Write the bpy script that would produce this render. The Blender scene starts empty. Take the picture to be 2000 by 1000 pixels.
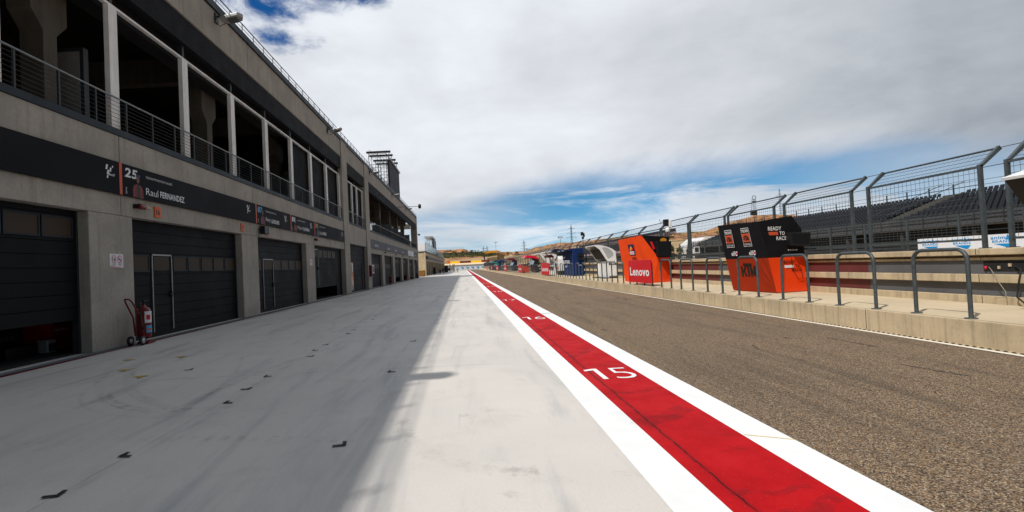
import bpy, bmesh, math, random
from mathutils import Vector, Matrix
R = math.radians
random.seed(7)
S = bpy.context.scene
COL = S.collection

# ------------------------------------------------------------------ camera
F, CX, CY, H = 1000., 905., 500., 1.4          # photo pixels (2000 wide)
PITCH, ROLL = math.atan(22 / F), R(2.7)
fwd = Vector((0, math.cos(PITCH), math.sin(PITCH)))
up0 = Vector((0, -math.sin(PITCH), math.cos(PITCH)))
rt0 = Vector((1, 0, 0))
rt = rt0 * math.cos(ROLL) - up0 * math.sin(ROLL)
up = up0 * math.cos(ROLL) + rt0 * math.sin(ROLL)
CAM = Vector((0, 0, H))
def ray(x, y): return fwd + rt * ((x - CX) / F) + up * ((CY - y) / F)
def at(x, y, Y):                                 # a point seen in the photo, at distance Y down the lane
    d = ray(x, y); return CAM + d * (Y / d.y)
cd = bpy.data.cameras.new('camera'); cam = bpy.data.objects.new('camera', cd); COL.objects.link(cam)
cd.sensor_width = 36; cd.lens = 18; cd.shift_x = (1000 - CX) / 2000; cd.shift_y = 0
cd.clip_start = .05; cd.clip_end = 5000
m = Matrix((rt, up, -fwd)).transposed().to_4x4(); m.translation = CAM
cam.matrix_world = m
S.camera = cam

# ------------------------------------------------------------------ node helper
class NT:
    def __init__(s, nt): s.nt = nt; s.n = nt.nodes; s.l = nt.links
    def new(s, t, **k):
        n = s.n.new(t)
        for a, b in k.items(): setattr(n, a, b)
        return n
    def put(s, sock, v):
        if v is None: return
        if isinstance(v, bpy.types.NodeSocket): s.l.new(v, sock)
        else:
            if hasattr(sock, 'default_value'):
                if sock.type == 'RGBA' and len(v) == 3: v = (*v, 1)
                sock.default_value = v
    def m(s, op, a, b=None, c=None, clamp=False):
        n = s.new('ShaderNodeMath', operation=op, use_clamp=clamp)
        s.put(n.inputs[0], a); s.put(n.inputs[1], b); s.put(n.inputs[2], c)
        return n.outputs[0]
    def mix(s, f, a, b, mode='MIX'):
        n = s.new('ShaderNodeMix', data_type='RGBA', blend_type=mode)
        s.put(n.inputs[0], f); s.put(n.inputs[6], a); s.put(n.inputs[7], b)
        return n.outputs[2]
    def noise(s, v, scale, detail=4, rough=.55, dist=0):
        n = s.new('ShaderNodeTexNoise'); s.put(n.inputs['Vector'], v)
        n.inputs['Scale'].default_value = scale; n.inputs['Detail'].default_value = detail
        n.inputs['Roughness'].default_value = rough; n.inputs['Distortion'].default_value = dist
        return n.outputs['Fac']
    def ss(s, x, a, b, lo=0., hi=1.):
        n = s.new('ShaderNodeMapRange', interpolation_type='SMOOTHSTEP')
        s.put(n.inputs['Value'], x); n.inputs['From Min'].default_value = a; n.inputs['From Max'].default_value = b
        n.inputs['To Min'].default_value = lo; n.inputs['To Max'].default_value = hi
        return n.outputs['Result']
    def lin(s, x, a, b, lo, hi):
        n = s.new('ShaderNodeMapRange'); s.put(n.inputs['Value'], x)
        n.inputs['From Min'].default_value = a; n.inputs['From Max'].default_value = b
        n.inputs['To Min'].default_value = lo; n.inputs['To Max'].default_value = hi
        return n.outputs['Result']
    def xyz(s, v):
        n = s.new('ShaderNodeSeparateXYZ'); s.put(n.inputs[0], v); return n.outputs
    def vec(s, x, y, z):
        n = s.new('ShaderNodeCombineXYZ'); s.put(n.inputs[0], x); s.put(n.inputs[1], y); s.put(n.inputs[2], z)
        return n.outputs[0]
    def scale(s, v, k):
        n = s.new('ShaderNodeVectorMath', operation='MULTIPLY'); s.put(n.inputs[0], v); n.inputs[1].default_value = k
        return n.outputs[0]

# ------------------------------------------------------------------ sky, sun, exposure
SUNV = Vector((-.667, -.55, 1.0)).normalized()
EL = math.asin(SUNV.z); AZ = math.atan2(SUNV.x, SUNV.y)
W = bpy.data.worlds.new('World'); S.world = W; W.use_nodes = True
nt = W.node_tree; nt.nodes.clear(); N = NT(nt)
out = N.new('ShaderNodeOutputWorld')
sky = N.new('ShaderNodeTexSky', sky_type='NISHITA'); sky.sun_disc = False
sky.sun_elevation = EL; sky.sun_rotation = AZ
sky.air_density = 1.0; sky.dust_density = .05; sky.ozone_density = 4.; sky.altitude = 300
tc = N.new('ShaderNodeTexCoord').outputs['Generated']
nv = N.new('ShaderNodeVectorMath', operation='NORMALIZE'); N.l.new(tc, nv.inputs[0])
dx, dy, dz = N.xyz(nv.outputs[0])
az = N.m('ARCTAN2', dx, dy); el = N.m('ARCSINE', dz)
zz = N.m('ADD', N.m('MAXIMUM', dz, 0), .14)
px = N.m('DIVIDE', dx, zz); py = N.m('DIVIDE', dy, zz)
pv = N.vec(px, py, 0.)
tint = N.mix(N.ss(el, -.01, .06), (.48, .77, 1.17), (.42, .69, .93))
tint = N.mix(N.ss(el, .055, .125), tint, (.25, .60, .80)); tint = N.mix(N.ss(el, .15, .45), tint, (.10, .50, .86))
tn = N.mix(1., sky.outputs[0], tint, 'MULTIPLY')
bg1 = N.new('ShaderNodeBackground'); bg1.inputs[1].default_value = .10; N.l.new(tn, bg1.inputs[0])
w1 = N.noise(pv, 1.1, 7, .55, .35)
w2 = N.noise(N.vec(N.m('MULTIPLY', az, 1.5), N.m('MULTIPLY', el, 9.), 3.1), 2.2, 9, .62, .5)   # streaky layer near the horizon
w3 = N.noise(N.vec(N.m('MULTIPLY', az, 1.), N.m('MULTIPLY', el, 2.1), 1.7), 3.1, 9, .58, .25)
w4 = N.noise(N.vec(az, N.m('MULTIPLY', el, 1.8), 7.7), 2.6, 4, .5, .2)
# overcast deck, its lower edge, and the blue gap beneath it
elw = N.m('ADD', el, N.m('MULTIPLY', N.m('SUBTRACT', w3, .5), .11))
edge = N.m('ADD', .135, N.m('MULTIPLY', N.m('MAXIMUM', N.m('SUBTRACT', .15, az), 0), -.30))
edge = N.m('ADD', edge, N.ss(az, .65, 1.0, 0, -.07))
deck = N.ss(N.m('SUBTRACT', elw, edge), -.02, .055)
# streaks under the deck
streak = N.ss(N.m('ADD', w2, N.m('MULTIPLY', N.m('SUBTRACT', .085, N.m('ABSOLUTE', N.m('SUBTRACT', el, .06))), 2.2)), .50, .74)
left = N.ss(az, .22, -.06)                        # thin veil on the left part
streak = N.m('MAXIMUM', streak, N.m('MULTIPLY', left, N.ss(w2, .30, .62, .25, .85)))
right = N.ss(az, .46, .80, 0., .78)
streak = N.m('MAXIMUM', N.m('MULTIPLY', streak, .85), N.m('MULTIPLY', right, .8))
cov = N.m('MAXIMUM', deck, streak)
# the torn blue opening high on the left
ex = N.m('DIVIDE', N.m('SUBTRACT', az, -.36), .30)
ey = N.m('DIVIDE', N.m('SUBTRACT', el, .615), .19)
rr = N.m('ADD', N.m('MULTIPLY', ex, ex), N.m('MULTIPLY', ey, ey))
hole = N.ss(N.m('ADD', rr, N.m('MULTIPLY', N.m('SUBTRACT', w3, .5), 2.6)), 1.12, .8)
wisp = N.ss(N.noise(N.vec(N.m('MULTIPLY', az, 3.), N.m('MULTIPLY', el, 6.), 9.), 2.6, 9, .65, 1.2), .38, .72)
hole = N.m('MULTIPLY', hole, N.m('SUBTRACT', 1., N.m('MULTIPLY', wisp, .92)))
cov = N.m('MULTIPLY', cov, N.m('SUBTRACT', 1., hole))
# cloud brightness: white left of centre, grey to the right, dimmed out of view behind
b = N.m('ADD', N.m('MULTIPLY', N.ss(az, .2, 1.15), -.46), .84)
b = N.m('ADD', b, N.m('MULTIPLY', N.m('SUBTRACT', w4, .5), .38))
b = N.m('ADD', b, N.m('MULTIPLY', N.m('SUBTRACT', w3, .5), .42))
b = N.m('ADD', b, N.m('MULTIPLY', N.m('SUBTRACT', w1, .5), .36))
b = N.m('ADD', b, N.m('MULTIPLY', N.ss(el, .34, .10), N.m('MULTIPLY', deck, -.08)))
b = N.m('MULTIPLY', b, N.ss(dy, -.3, .35, .42, 1.))          # unseen deck behind the camera, dimmed to darken the facade
b = N.m('MAXIMUM', b, .12)
cc = N.mix(N.ss(b, .3, .75), (.86, .95, 1.07), (.94, .98, 1.045))
cmul = N.new('ShaderNodeVectorMath', operation='SCALE'); N.l.new(cc, cmul.inputs[0]); N.l.new(b, cmul.inputs['Scale'])
bg2 = N.new('ShaderNodeBackground'); N.l.new(cmul.outputs[0], bg2.inputs[0]); bg2.inputs[1].default_value = 1.
mx = N.new('ShaderNodeMixShader'); N.l.new(cov, mx.inputs[0]); N.l.new(bg1.outputs[0], mx.inputs[1]); N.l.new(bg2.outputs[0], mx.inputs[2])
N.l.new(mx.outputs[0], out.inputs[0])
ld = bpy.data.lights.new('sun', 'SUN'); ld.energy = 3.9; ld.angle = R(.6); ld.color = (1., .94, .86)
lo = bpy.data.objects.new('sun', ld); COL.objects.link(lo); lo.location = (-30, -20, 40)
lo.rotation_euler = SUNV.to_track_quat('Z', 'Y').to_euler()
S.view_settings.view_transform = 'Standard'; S.view_settings.look = 'None'
S.view_settings.exposure = 0; S.view_settings.gamma = 1
S.render.engine = 'CYCLES'; S.cycles.max_bounces = 6

# ------------------------------------------------------------------ materials
def lin(c): return c / 12.92 if c <= .04045 else ((c + .055) / 1.055) ** 2.4
def rgb(r, g, b, k=1.): return (lin(r / 255) * k, lin(g / 255) * k, lin(b / 255) * k)
MATS = {}
def mat(name, col=(.5, .5, .5), rough=.6, var=.18, scale=3., metal=0., bump=0., bscale=40., spec=.4, coat=0., streak=0.):
    if name in MATS: return MATS[name]
    M = bpy.data.materials.new(name); M.use_nodes = True; N = NT(M.node_tree)
    B = N.n['Principled BSDF']
    geo = N.new('ShaderNodeNewGeometry').outputs['Position']
    n1 = N.noise(geo, scale, 6, .6)
    f = N.lin(n1, .3, .7, 1 - var, 1 + var)
    if streak:
        n2 = N.noise(N.scale(geo, (2.2, 2.2, .18)), 2.5, 5, .6)
        f = N.m('MULTIPLY', f, N.lin(n2, .35, .7, 1 + streak * .4, 1 - streak))
    sc = N.new('ShaderNodeVectorMath', operation='SCALE'); sc.inputs[0].default_value = col[:3]; N.l.new(f, sc.inputs['Scale'])
    N.l.new(sc.outputs[0], B.inputs['Base Color'])
    N.put(B.inputs['Roughness'], N.lin(n1, .3, .7, max(.02, rough - .08), min(1, rough + .08)))
    B.inputs['Metallic'].default_value = metal; B.inputs['Specular IOR Level'].default_value = spec
    B.inputs['Coat Weight'].default_value = coat
    if bump:
        bn = N.new('ShaderNodeBump'); bn.inputs['Strength'].default_value = bump; bn.inputs['Distance'].default_value = .02
        N.l.new(N.noise(geo, bscale, 4, .6), bn.inputs['Height']); N.l.new(bn.outputs[0], B.inputs['Normal'])
    MATS[name] = M; return M
def custom(name):
    M = bpy.data.materials.new(name); M.use_nodes = True; MATS[name] = M
    N = NT(M.node_tree); return M, N, N.n['Principled BSDF'], N.new('ShaderNodeNewGeometry').outputs['Position']

# facade concrete: board-cast panels with stains and streaks
M, N, B, P = custom('cast_concrete')
n1 = N.noise(P, .9, 6, .62); n2 = N.noise(N.scale(P, (3., 3., .22)), 2.2, 6, .62); n3 = N.noise(P, 14, 4, .6); n4 = N.noise(P, 2.6, 3, .5)
c = N.mix(N.ss(n1, .35, .68), rgb(164, 160, 152), rgb(184, 178, 168))
c = N.mix(N.ss(n2, .50, .74, 0, .42), c, rgb(122, 115, 104))
c = N.mix(N.ss(n4, .60, .72, 0, .28), c, rgb(142, 118, 94))
c = N.mix(N.lin(n3, .3, .7, 0, .3), c, rgb(130, 125, 116))
N.put(B.inputs['Base Color'], c); B.inputs['Roughness'].default_value = .85; B.inputs['Specular IOR Level'].default_value = .25
bn = N.new('ShaderNodeBump'); bn.inputs['Strength'].default_value = .25; bn.inputs['Distance'].default_value = .01; N.l.new(n3, bn.inputs['Height']); N.l.new(bn.outputs[0], B.inputs['Normal'])
# kerb concrete, warmer
M, N, B, P = custom('kerb_concrete')
n1 = N.noise(P, 1.4, 6, .6); n2 = N.noise(N.scale(P, (1., 6., .3)), 1.6, 6, .6); n3 = N.noise(P, 25, 4, .6)
c = N.mix(N.ss(n1, .35, .68), rgb(176, 160, 132), rgb(196, 178, 148))
c = N.mix(N.ss(n2, .45, .7, 0, .5), c, rgb(128, 116, 96))
c = N.mix(N.ss(n3, .55, .75, 0, .4), c, rgb(120, 108, 90))
x, y, z = N.xyz(P)
jt = N.m('LESS_THAN', N.m('ABSOLUTE', N.m('SUBTRACT', N.m('FRACT', N.m('DIVIDE', N.m('ADD', y, 1.62), 3.0)), .5)), .0022)
c = N.mix(jt, c, (.03, .028, .025))
N.put(B.inputs['Base Color'], c); B.inputs['Roughness'].default_value = .85
bn = N.new('ShaderNodeBump'); bn.inputs['Strength'].default_value = .3; bn.inputs['Distance'].default_value = .01; N.l.new(n3, bn.inputs['Height']); N.l.new(bn.outputs[0], B.inputs['Normal'])
# pale apron concrete
M, N, B, P = custom('apron_concrete')
x, y, z = N.xyz(P)
n1 = N.noise(P, .28, 6, .6); n2 = N.noise(P, 1.7, 8, .65, .4); n3 = N.noise(N.scale(P, (2.0, .22, 1)), 1.1, 6, .6, .6); n4 = N.noise(P, 60, 3, .6); n5 = N.noise(N.scale(P, (5., .5, 1)), 1.3, 8, .7, 1.)
c = N.mix(N.ss(n1, .35, .65), rgb(203, 200, 196), rgb(214, 210, 205))
c = N.mix(N.ss(n2, .5, .75, 0, .35), c, rgb(176, 174, 171))
c = N.mix(N.ss(n3, .50, .72, 0, .55), c, rgb(156, 158, 162))
c = N.mix(N.ss(n5, .60, .75, 0, .30), c, rgb(134, 139, 150))
c = N.mix(N.lin(n4, .3, .7, 0, .14), c, rgb(120, 118, 112))
def joint(v, off, per, w):
    return N.m('LESS_THAN', N.m('ABSOLUTE', N.m('SUBTRACT', N.m('FRACT', N.m('DIVIDE', N.m('ADD', v, off), per)), .5)), w / per)
wob = N.m('MULTIPLY', N.m('SUBTRACT', N.noise(P, 2., 5, .6), .5), .05)
j = N.m('MAXIMUM', joint(N.m('ADD', y, wob), .15, 5.0, .008), joint(N.m('ADD', x, wob), 5.0, 4.4, .006))
j = N.m('MULTIPLY', j, N.ss(n2, .35, .6, .05, .5))
n6 = N.noise(N.scale(P, (1.5, .16, 1)), .9, 7, .62, .5)
c = N.mix(N.ss(n6, .54, .68, 0, .38), c, rgb(140, 146, 158))
n7 = N.noise(P, 5.5, 8, .7, .6); c = N.mix(N.ss(n7, .62, .74, 0, .14), c, rgb(140, 136, 130))
c = N.mix(j, c, rgb(84, 80, 74))
N.put(B.inputs['Base Color'], c); N.put(B.inputs['Roughness'], N.lin(n2, .3, .7, .5, .75)); B.inputs['Specular IOR Level'].default_value = .3
# aggregate asphalt
M, N, B, P = custom('pit_asphalt')
x, y, z = N.xyz(P)
v = N.new('ShaderNodeTexVoronoi'); N.l.new(P, v.inputs['Vector']); v.inputs['Scale'].default_value = 120
vc = N.xyz(v.outputs['Color'])
n1 = N.noise(P, .5, 6, .6); n2 = N.noise(N.scale(P, (3., .25, 1)), 1., 6, .6, .4); n3 = N.noise(P, 38, 3, .7)
c = N.mix(N.ss(vc[0], .15, .95), rgb(38, 35, 33), rgb(172, 140, 106))
c = N.mix(N.ss(vc[1], .8, .97), c, rgb(205, 192, 170))
c = N.mix(.22, c, rgb(112, 96, 78))
c = N.mix(N.ss(n3, .42, .6, .35, 0), c, rgb(48, 45, 43))
c = N.mix(N.ss(n1, .4, .7, 0, .22), c, rgb(84, 78, 72))
c = N.mix(N.ss(n2, .48, .70, 0, .42), c, rgb(66, 60, 54))
N.put(B.inputs['Base Color'], c); B.inputs['Roughness'].default_value = .85; B.inputs['Specular IOR Level'].default_value = .25
bn = N.new('ShaderNodeBump'); bn.inputs['Strength'].default_value = .55; bn.inputs['Distance'].default_value = .006; N.l.new(v.outputs['Distance'], bn.inputs['Height']); N.l.new(bn.outputs[0], B.inputs['Normal'])
# painted stripes
def paint(name, ca, cb, cdirt, crackx=None):
    M, N, B, P = custom(name)
    x, y, z = N.xyz(P)
    n1 = N.noise(P, 2.4, 7, .65); n2 = N.noise(N.scale(P, (1., .8, 1)), .9, 5, .6, .5); n3 = N.noise(P, 110, 2, .5)
    c = N.mix(N.ss(n1, .35, .7), ca, cb)
    c = N.mix(N.ss(n2, .56, .74, 0, .30), c, cdirt)
    c = N.mix(N.ss(n3, .725, .78, 0, .5), c, rgb(225, 205, 195) if crackx else cdirt)
    if crackx:
        wob = N.m('MULTIPLY', N.m('SUBTRACT', N.noise(N.scale(P, (0, 1, 0)), 3., 8, .75), .5), .07)
        d = N.m('ABSOLUTE', N.m('SUBTRACT', N.m('ADD', x, wob), crackx))
        k = N.m('LESS_THAN', d, N.lin(N.noise(N.scale(P, (0, 1, 0)), 9., 4, .6), .35, .65, .002, .012))
        c = N.mix(k, c, rgb(52, 6, 10))
        c = N.mix(N.ss(d, .05, .0, 0, .35), c, rgb(120, 12, 18))
        sk = N.ss(N.noise(N.scale(P, (1.2, 3.5, 1)), 1.1, 7, .65, .8), .58, .72, 0, .45)
        c = N.mix(sk, c, rgb(96, 20, 26))
    N.put(B.inputs['Base Color'], c); N.put(B.inputs['Roughness'], N.lin(n1, .3, .7, .6, .8)); B.inputs['Specular IOR Level'].default_value = .12 if crackx else .3
paint('red_paint', rgb(184, 3, 13), rgb(166, 5, 16), rgb(118, 8, 18), 1.52)
paint('white_paint', rgb(236, 238, 240), rgb(228, 231, 234), rgb(196, 198, 202))
paint('thin_white_paint', rgb(232, 228, 216), rgb(220, 214, 200), rgb(180, 170, 150))
# dry ground
M, N, B, P = custom('dry_ground')
n1 = N.noise(P, .02, 8, .6); n2 = N.noise(P, .15, 8, .65)
c = N.mix(N.ss(n1, .4, .6), rgb(190, 160, 120), rgb(168, 146, 108))
c = N.mix(N.ss(n2, .5, .7, 0, .6), c, rgb(110, 104, 62))
N.put(B.inputs['Base Color'], c); B.inputs['Roughness'].default_value = .95
# eroded ochre hills with scrub
M, N, B, P = custom('ochre_hill')
n1 = N.noise(N.scale(P, (1, 1, .5)), .035, 9, .65); n2 = N.noise(N.scale(P, (1, 1, 4.)), .05, 6, .6, .3); n3 = N.noise(P, .16, 8, .7)
c = N.mix(N.ss(n2, .4, .62), rgb(176, 126, 84), rgb(152, 100, 66))
c = N.mix(N.ss(n1, .46, .6, 0, .75), c, rgb(138, 122, 82))
c = N.mix(N.ss(n3, .49, .58, 0, .85), c, rgb(66, 58, 36))
N.put(B.inputs['Base Color'], c); B.inputs['Roughness'].default_value = .95
# corrugated louvre
mat('louvre_grey', rgb(30, 31, 36), .65, .12, 2., spec=.2)
CON, KERB = MATS['cast_concrete'], MATS['kerb_concrete']
mat('coping_metal', rgb(34, 44, 52), .55, .15, 2., spec=.25)
mat('door_slat', rgb(17, 20, 25), .65, .15, 1.2, spec=.15)
mat('door_pane', rgb(64, 54, 42), .5, .12, 3., spec=.15)
mat('alu', rgb(150, 152, 154), .4, .12, 6., metal=.6)
mat('white_post', rgb(240, 240, 238), .5, .1, 2., streak=.2)
mat('galv', rgb(74, 82, 86), .5, .25, 9., metal=.25, spec=.4)
mat('galv_light', rgb(130, 136, 138), .45, .2, 9., metal=.3)
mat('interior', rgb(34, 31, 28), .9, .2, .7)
mat('interior_col', rgb(96, 92, 84), .85, .15, 2., streak=.2)
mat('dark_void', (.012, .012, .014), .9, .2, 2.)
mat('banner_black', rgb(18, 20, 27), .7, .1, .6, spec=.15)
mat('print_white', rgb(226, 228, 232), .5, .06, 6.)
mat('print_orange', rgb(206, 84, 46), .5, .08, 6.)
mat('print_blue', rgb(70, 170, 214), .5, .08, 6.)
mat('print_yellow', rgb(226, 170, 40), .5, .08, 6.)
mat('print_black', rgb(16, 16, 18), .5, .08, 6.)
mat('print_red', rgb(204, 24, 36), .5, .08, 6.)
mat('print_navy', rgb(20, 28, 80), .5, .08, 6.)
mat('print_cyan', rgb(10, 140, 205), .45, .05, 3.)
mat('skin', rgb(176, 122, 96), .6, .1, 12.)
mat('board_orange', rgb(222, 98, 34), .5, .1, 4.)
mat('ext_red', rgb(112, 5, 16), .4, .1, 5., spec=.4, coat=.1)
mat('cab_red', rgb(176, 16, 24), .4, .1, 3., coat=.2)
mat('rubber', rgb(24, 24, 25), .7, .15, 12.)
mat('black_plastic', rgb(22, 22, 24), .45, .15, 5.)
mat('black_cloth', rgb(16, 17, 21), .8, .22, 2.4, bump=.25, bscale=5., spec=.2)
mat('orange_cloth', rgb(232, 74, 18), .8, .10, 2.2, bump=.9, bscale=3., spec=.2)
mat('orange_gloss', rgb(236, 66, 12), .4, .06, 3., spec=.4)
mat('board_red', rgb(200, 10, 28), .45, .06, 2.)
mat('blue_cloth', rgb(10, 42, 96), .75, .16, 2.4, bump=.35, bscale=4., spec=.25)
mat('navy', rgb(18, 26, 58), .55, .14, 3.)
mat('teal', rgb(30, 150, 158), .5, .1, 3.)
mat('crimson', rgb(214, 20, 60), .5, .1, 3.)
mat('maroon', rgb(104, 20, 34), .55, .12, 3.)
mat('white_gloss', rgb(226, 228, 230), .35, .06, 2.5, spec=.5)
mat('grey_translucent', rgb(168, 172, 174), .3, .06, 4.)
mat('dark_glass', rgb(20, 22, 26), .08, .1, 2., spec=.8)
mat('steel_light', rgb(170, 172, 174), .4, .1, 8., metal=.4)
mat('track_asphalt', rgb(92, 88, 84), .9, .15, .6)
mat('rail_dark', rgb(52, 56, 58), .55, .15, 4., metal=.2)
mat('seat_grey', rgb(20, 22, 30), .6, .2, 5.)
mat('stand_concrete', rgb(54, 53, 52), .9, .15, .8, streak=.15)
mat('wall_grey', rgb(86, 88, 92), .6, .2, 1.3)
mat('wall_maroon', rgb(96, 46, 46), .6, .2, 1.3)
mat('pink', rgb(176, 150, 158), .6, .1, .5)
mat('tent_white', rgb(226, 226, 228), .6, .05, .5)
mat('wall_beige', rgb(216, 196, 162), .85, .1, .2)
mat('yellow_wall', rgb(240, 196, 20), .6, .1, .5)
mat('brown_wall', rgb(112, 34, 26), .6, .1, .5)
mat('amber', rgb(196, 132, 24), .5, .12, .5)
mat('amber_dark', rgb(90, 68, 34), .7, .12, .5)
mat('bin_brown', rgb(128, 88, 34), .7, .2, 3.)
mat('bin_rim', rgb(214, 170, 80), .6, .1, 3.)
mat('leaf', rgb(70, 78, 42), .8, .4, .9)
mat('bark', rgb(80, 66, 50), .9, .3, 4.)
mat('tape', rgb(26, 26, 30), .7, .3, 30.)
mat('tick_paint', rgb(226, 200, 130), .6, .2, 30.)
mat('yellow_paint', rgb(196, 160, 30), .6, .3, 30.)
mat('threshold', rgb(96, 108, 112), .8, .2, 1.5)
mat('glass_blue', rgb(120, 160, 174), .15, .1, 1., spec=.7)
mat('shirt', rgb(206, 206, 208), .8, .1, 8.)
mat('trousers', rgb(26, 26, 30), .8, .1, 8.)
mat('skin_print', rgb(120, 76, 60), .6, .1, 12.)
mat('suit_dark_red', rgb(120, 40, 32), .6, .25, 20.); mat('hair', rgb(40, 30, 24), .8, .1, 8.)
# skid rubber (see-through film)
M, N, B, P = custom('tyre_rubber_film')
a = N.m('MULTIPLY', N.ss(N.noise(P, 9., 6, .7), .4, .62), .13); a = N.m('MULTIPLY', a, N.ss(N.noise(P, .8, 4, .6), .38, .6, .25, 1.))
B.inputs['Base Color'].default_value = (.035, .035, .04, 1); B.inputs['Roughness'].default_value = .8; N.put(B.inputs['Alpha'], a)
M, N, B, P = custom('tyre_rubber_dark')
a = N.m('MULTIPLY', N.ss(N.noise(P, 12., 5, .7), .38, .58), .62)
B.inputs['Base Color'].default_value = (.02, .02, .022, 1); B.inputs['Roughness'].default_value = .8; N.put(B.inputs['Alpha'], a)
# see-through glass balustrade
M, N, B, P = custom('balustrade_glass')
B.inputs['Base Color'].default_value = (.45, .62, .68, 1); B.inputs['Roughness'].default_value = .08; N.put(B.inputs['Alpha'], N.lin(N.noise(P, 1., 3, .5), .3, .7, .45, .6))

# ------------------------------------------------------------------ mesh helpers
class MB:
    def __init__(s): s.v = []; s.f = []; s.mi = []; s.sm = []
    def add(s, vs, fs, m=0, smooth=False):
        b = len(s.v); s.v += [tuple(p) for p in vs]
        for f in fs: s.f.append([b + i for i in f]); s.mi.append(m); s.sm.append(smooth)
        return s
    def box(s, x0, x1, y0, y1, z0, z1, m=0):
        x0, x1 = sorted((x0, x1)); y0, y1 = sorted((y0, y1)); z0, z1 = sorted((z0, z1))
        vs = [(x, y, z) for z in (z0, z1) for y in (y0, y1) for x in (x0, x1)]
        return s.add(vs, [(0, 2, 3, 1), (4, 5, 7, 6), (0, 1, 5, 4), (2, 6, 7, 3), (0, 4, 6, 2), (1, 3, 7, 5)], m)
    def quad(s, a, b, c, d, m=0): return s.add([a, b, c, d], [(0, 1, 2, 3)], m)
    def prism(s, pts, ext, m=0):                   # polygon extruded by a vector
        n = len(pts); e = Vector(ext); p = [Vector(q) for q in pts]
        vs = p + [q + e for q in p]
        fs = [tuple(range(n - 1, -1, -1)), tuple(range(n, 2 * n))] + [(i, (i + 1) % n, n + (i + 1) % n, n + i) for i in range(n)]
        return s.add(vs, fs, m)
    def tube(s, path, r, n=8, m=0, cap=True, smooth=True):
        path = [Vector(p) for p in path]; k = len(path); rs = r if isinstance(r, (list, tuple)) else [r] * k
        vs = []; prev = None
        for i, p in enumerate(path):
            t = (path[min(i + 1, k - 1)] - path[max(i - 1, 0)]).normalized()
            if prev is None:
                a = Vector((0, 0, 1)) if abs(t.z) < .9 else Vector((1, 0, 0))
                u = t.cross(a).normalized()
            else: u = (prev - t * prev.dot(t)).normalized()
            w = t.cross(u); prev = u
            vs += [p + (u * math.cos(2 * math.pi * j / n) + w * math.sin(2 * math.pi * j / n)) * rs[i] for j in range(n)]
        fs = [(i * n + j, i * n + (j + 1) % n, (i + 1) * n + (j + 1) % n, (i + 1) * n + j) for i in range(k - 1) for j in range(n)]
        s.add(vs, fs, m, smooth)
        if cap: s.add(vs[:n], [tuple(range(n - 1, -1, -1))], m); s.add(vs[-n:], [tuple(range(n))], m)
        return s
    def bar(s, a, b, w, m=0): return s.tube([a, b], w, 4, m, True, False)
    def lathe(s, c, prof, n=16, m=0, axis=2, smooth=True):   # prof (r,h) along axis
        vs = []
        for r, h in prof:
            for j in range(n):
                a = 2 * math.pi * j / n; q = [r * math.cos(a), r * math.sin(a), h]
                q = {2: q, 1: [q[0], q[2], q[1]], 0: [q[2], q[0], q[1]]}[axis]
                vs.append((c[0] + q[0], c[1] + q[1], c[2] + q[2]))
        k = len(prof)
        fs = [(i * n + j, i * n + (j + 1) % n, (i + 1) * n + (j + 1) % n, (i + 1) * n + j) for i in range(k - 1) for j in range(n)]
        fs += [tuple(range(n - 1, -1, -1)), tuple(range((k - 1) * n, k * n))]
        return s.add(vs, fs, m, smooth)
    def build(s, name, mats, parent=None, loc=None, bevel=0, recalc=True):
        me = bpy.data.meshes.new(name)
        base = world_loc(parent) if parent is not None else Vector(loc or (0, 0, 0))
        me.from_pydata([tuple(Vector(p) - base) for p in s.v], [], s.f)
        for mm in (mats if isinstance(mats, (list, tuple)) else [mats]):
            me.materials.append(MATS[mm] if isinstance(mm, str) else mm)
        for p, i, q in zip(me.polygons, s.mi, s.sm): p.material_index = i; p.use_smooth = q
        me.validate(); me.update()
        if recalc:
            bm = bmesh.new(); bm.from_mesh(me); bmesh.ops.recalc_face_normals(bm, faces=bm.faces); bm.to_mesh(me); bm.free()
        o = bpy.data.objects.new(name, me); COL.objects.link(o)
        if parent is not None: o.parent = parent
        else: o.location = base
        if bevel:
            b = o.modifiers.new('bevel', 'BEVEL'); b.width = bevel; b.segments = 2; b.limit_method = 'ANGLE'
        return o
def world_loc(o):
    v = Vector((0, 0, 0))
    while o is not None: v += o.location; o = o.parent
    return v
def tag(o, label=None, cat=None, group=None, kind=None):
    if label: o['label'] = label
    if cat: o['category'] = cat
    if group: o['group'] = group
    if kind: o['kind'] = kind
    return o
def thing(name, label, cat, loc, group=None):
    o = bpy.data.objects.new(name, None); COL.objects.link(o); o.location = loc
    o.empty_display_size = .3
    return tag(o, label, cat, group)
CH = {}
def copy_tree(o, parent=None):
    c = o.copy(); COL.objects.link(c); c.parent = parent
    for k in [q for q in COL.objects if q.parent == o]: copy_tree(k, c)
    return c
def struct(name, mb, mats, recalc=False):
    return tag(mb.build(name, mats, recalc=recalc), kind='structure')
_txt = {}
def text_geo(s, bold=0., shear=0., extr=0.):
    k = (s, bold, shear, extr)
    if k not in _txt:
        cu = bpy.data.curves.new('t', 'FONT'); cu.body = s; cu.offset = bold; cu.shear = shear; cu.extrude = extr; cu.resolution_u = 3
        cu.space_character = 1 + bold * 3
        ob = bpy.data.objects.new('t', cu); me = bpy.data.meshes.new_from_object(ob)
        V = [v.co.copy() for v in me.vertices]; Fc = [list(p.vertices) for p in me.polygons]
        bpy.data.objects.remove(ob); bpy.data.meshes.remove(me); bpy.data.curves.remove(cu)
        _txt[k] = (V, Fc)
    return _txt[k]
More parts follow.
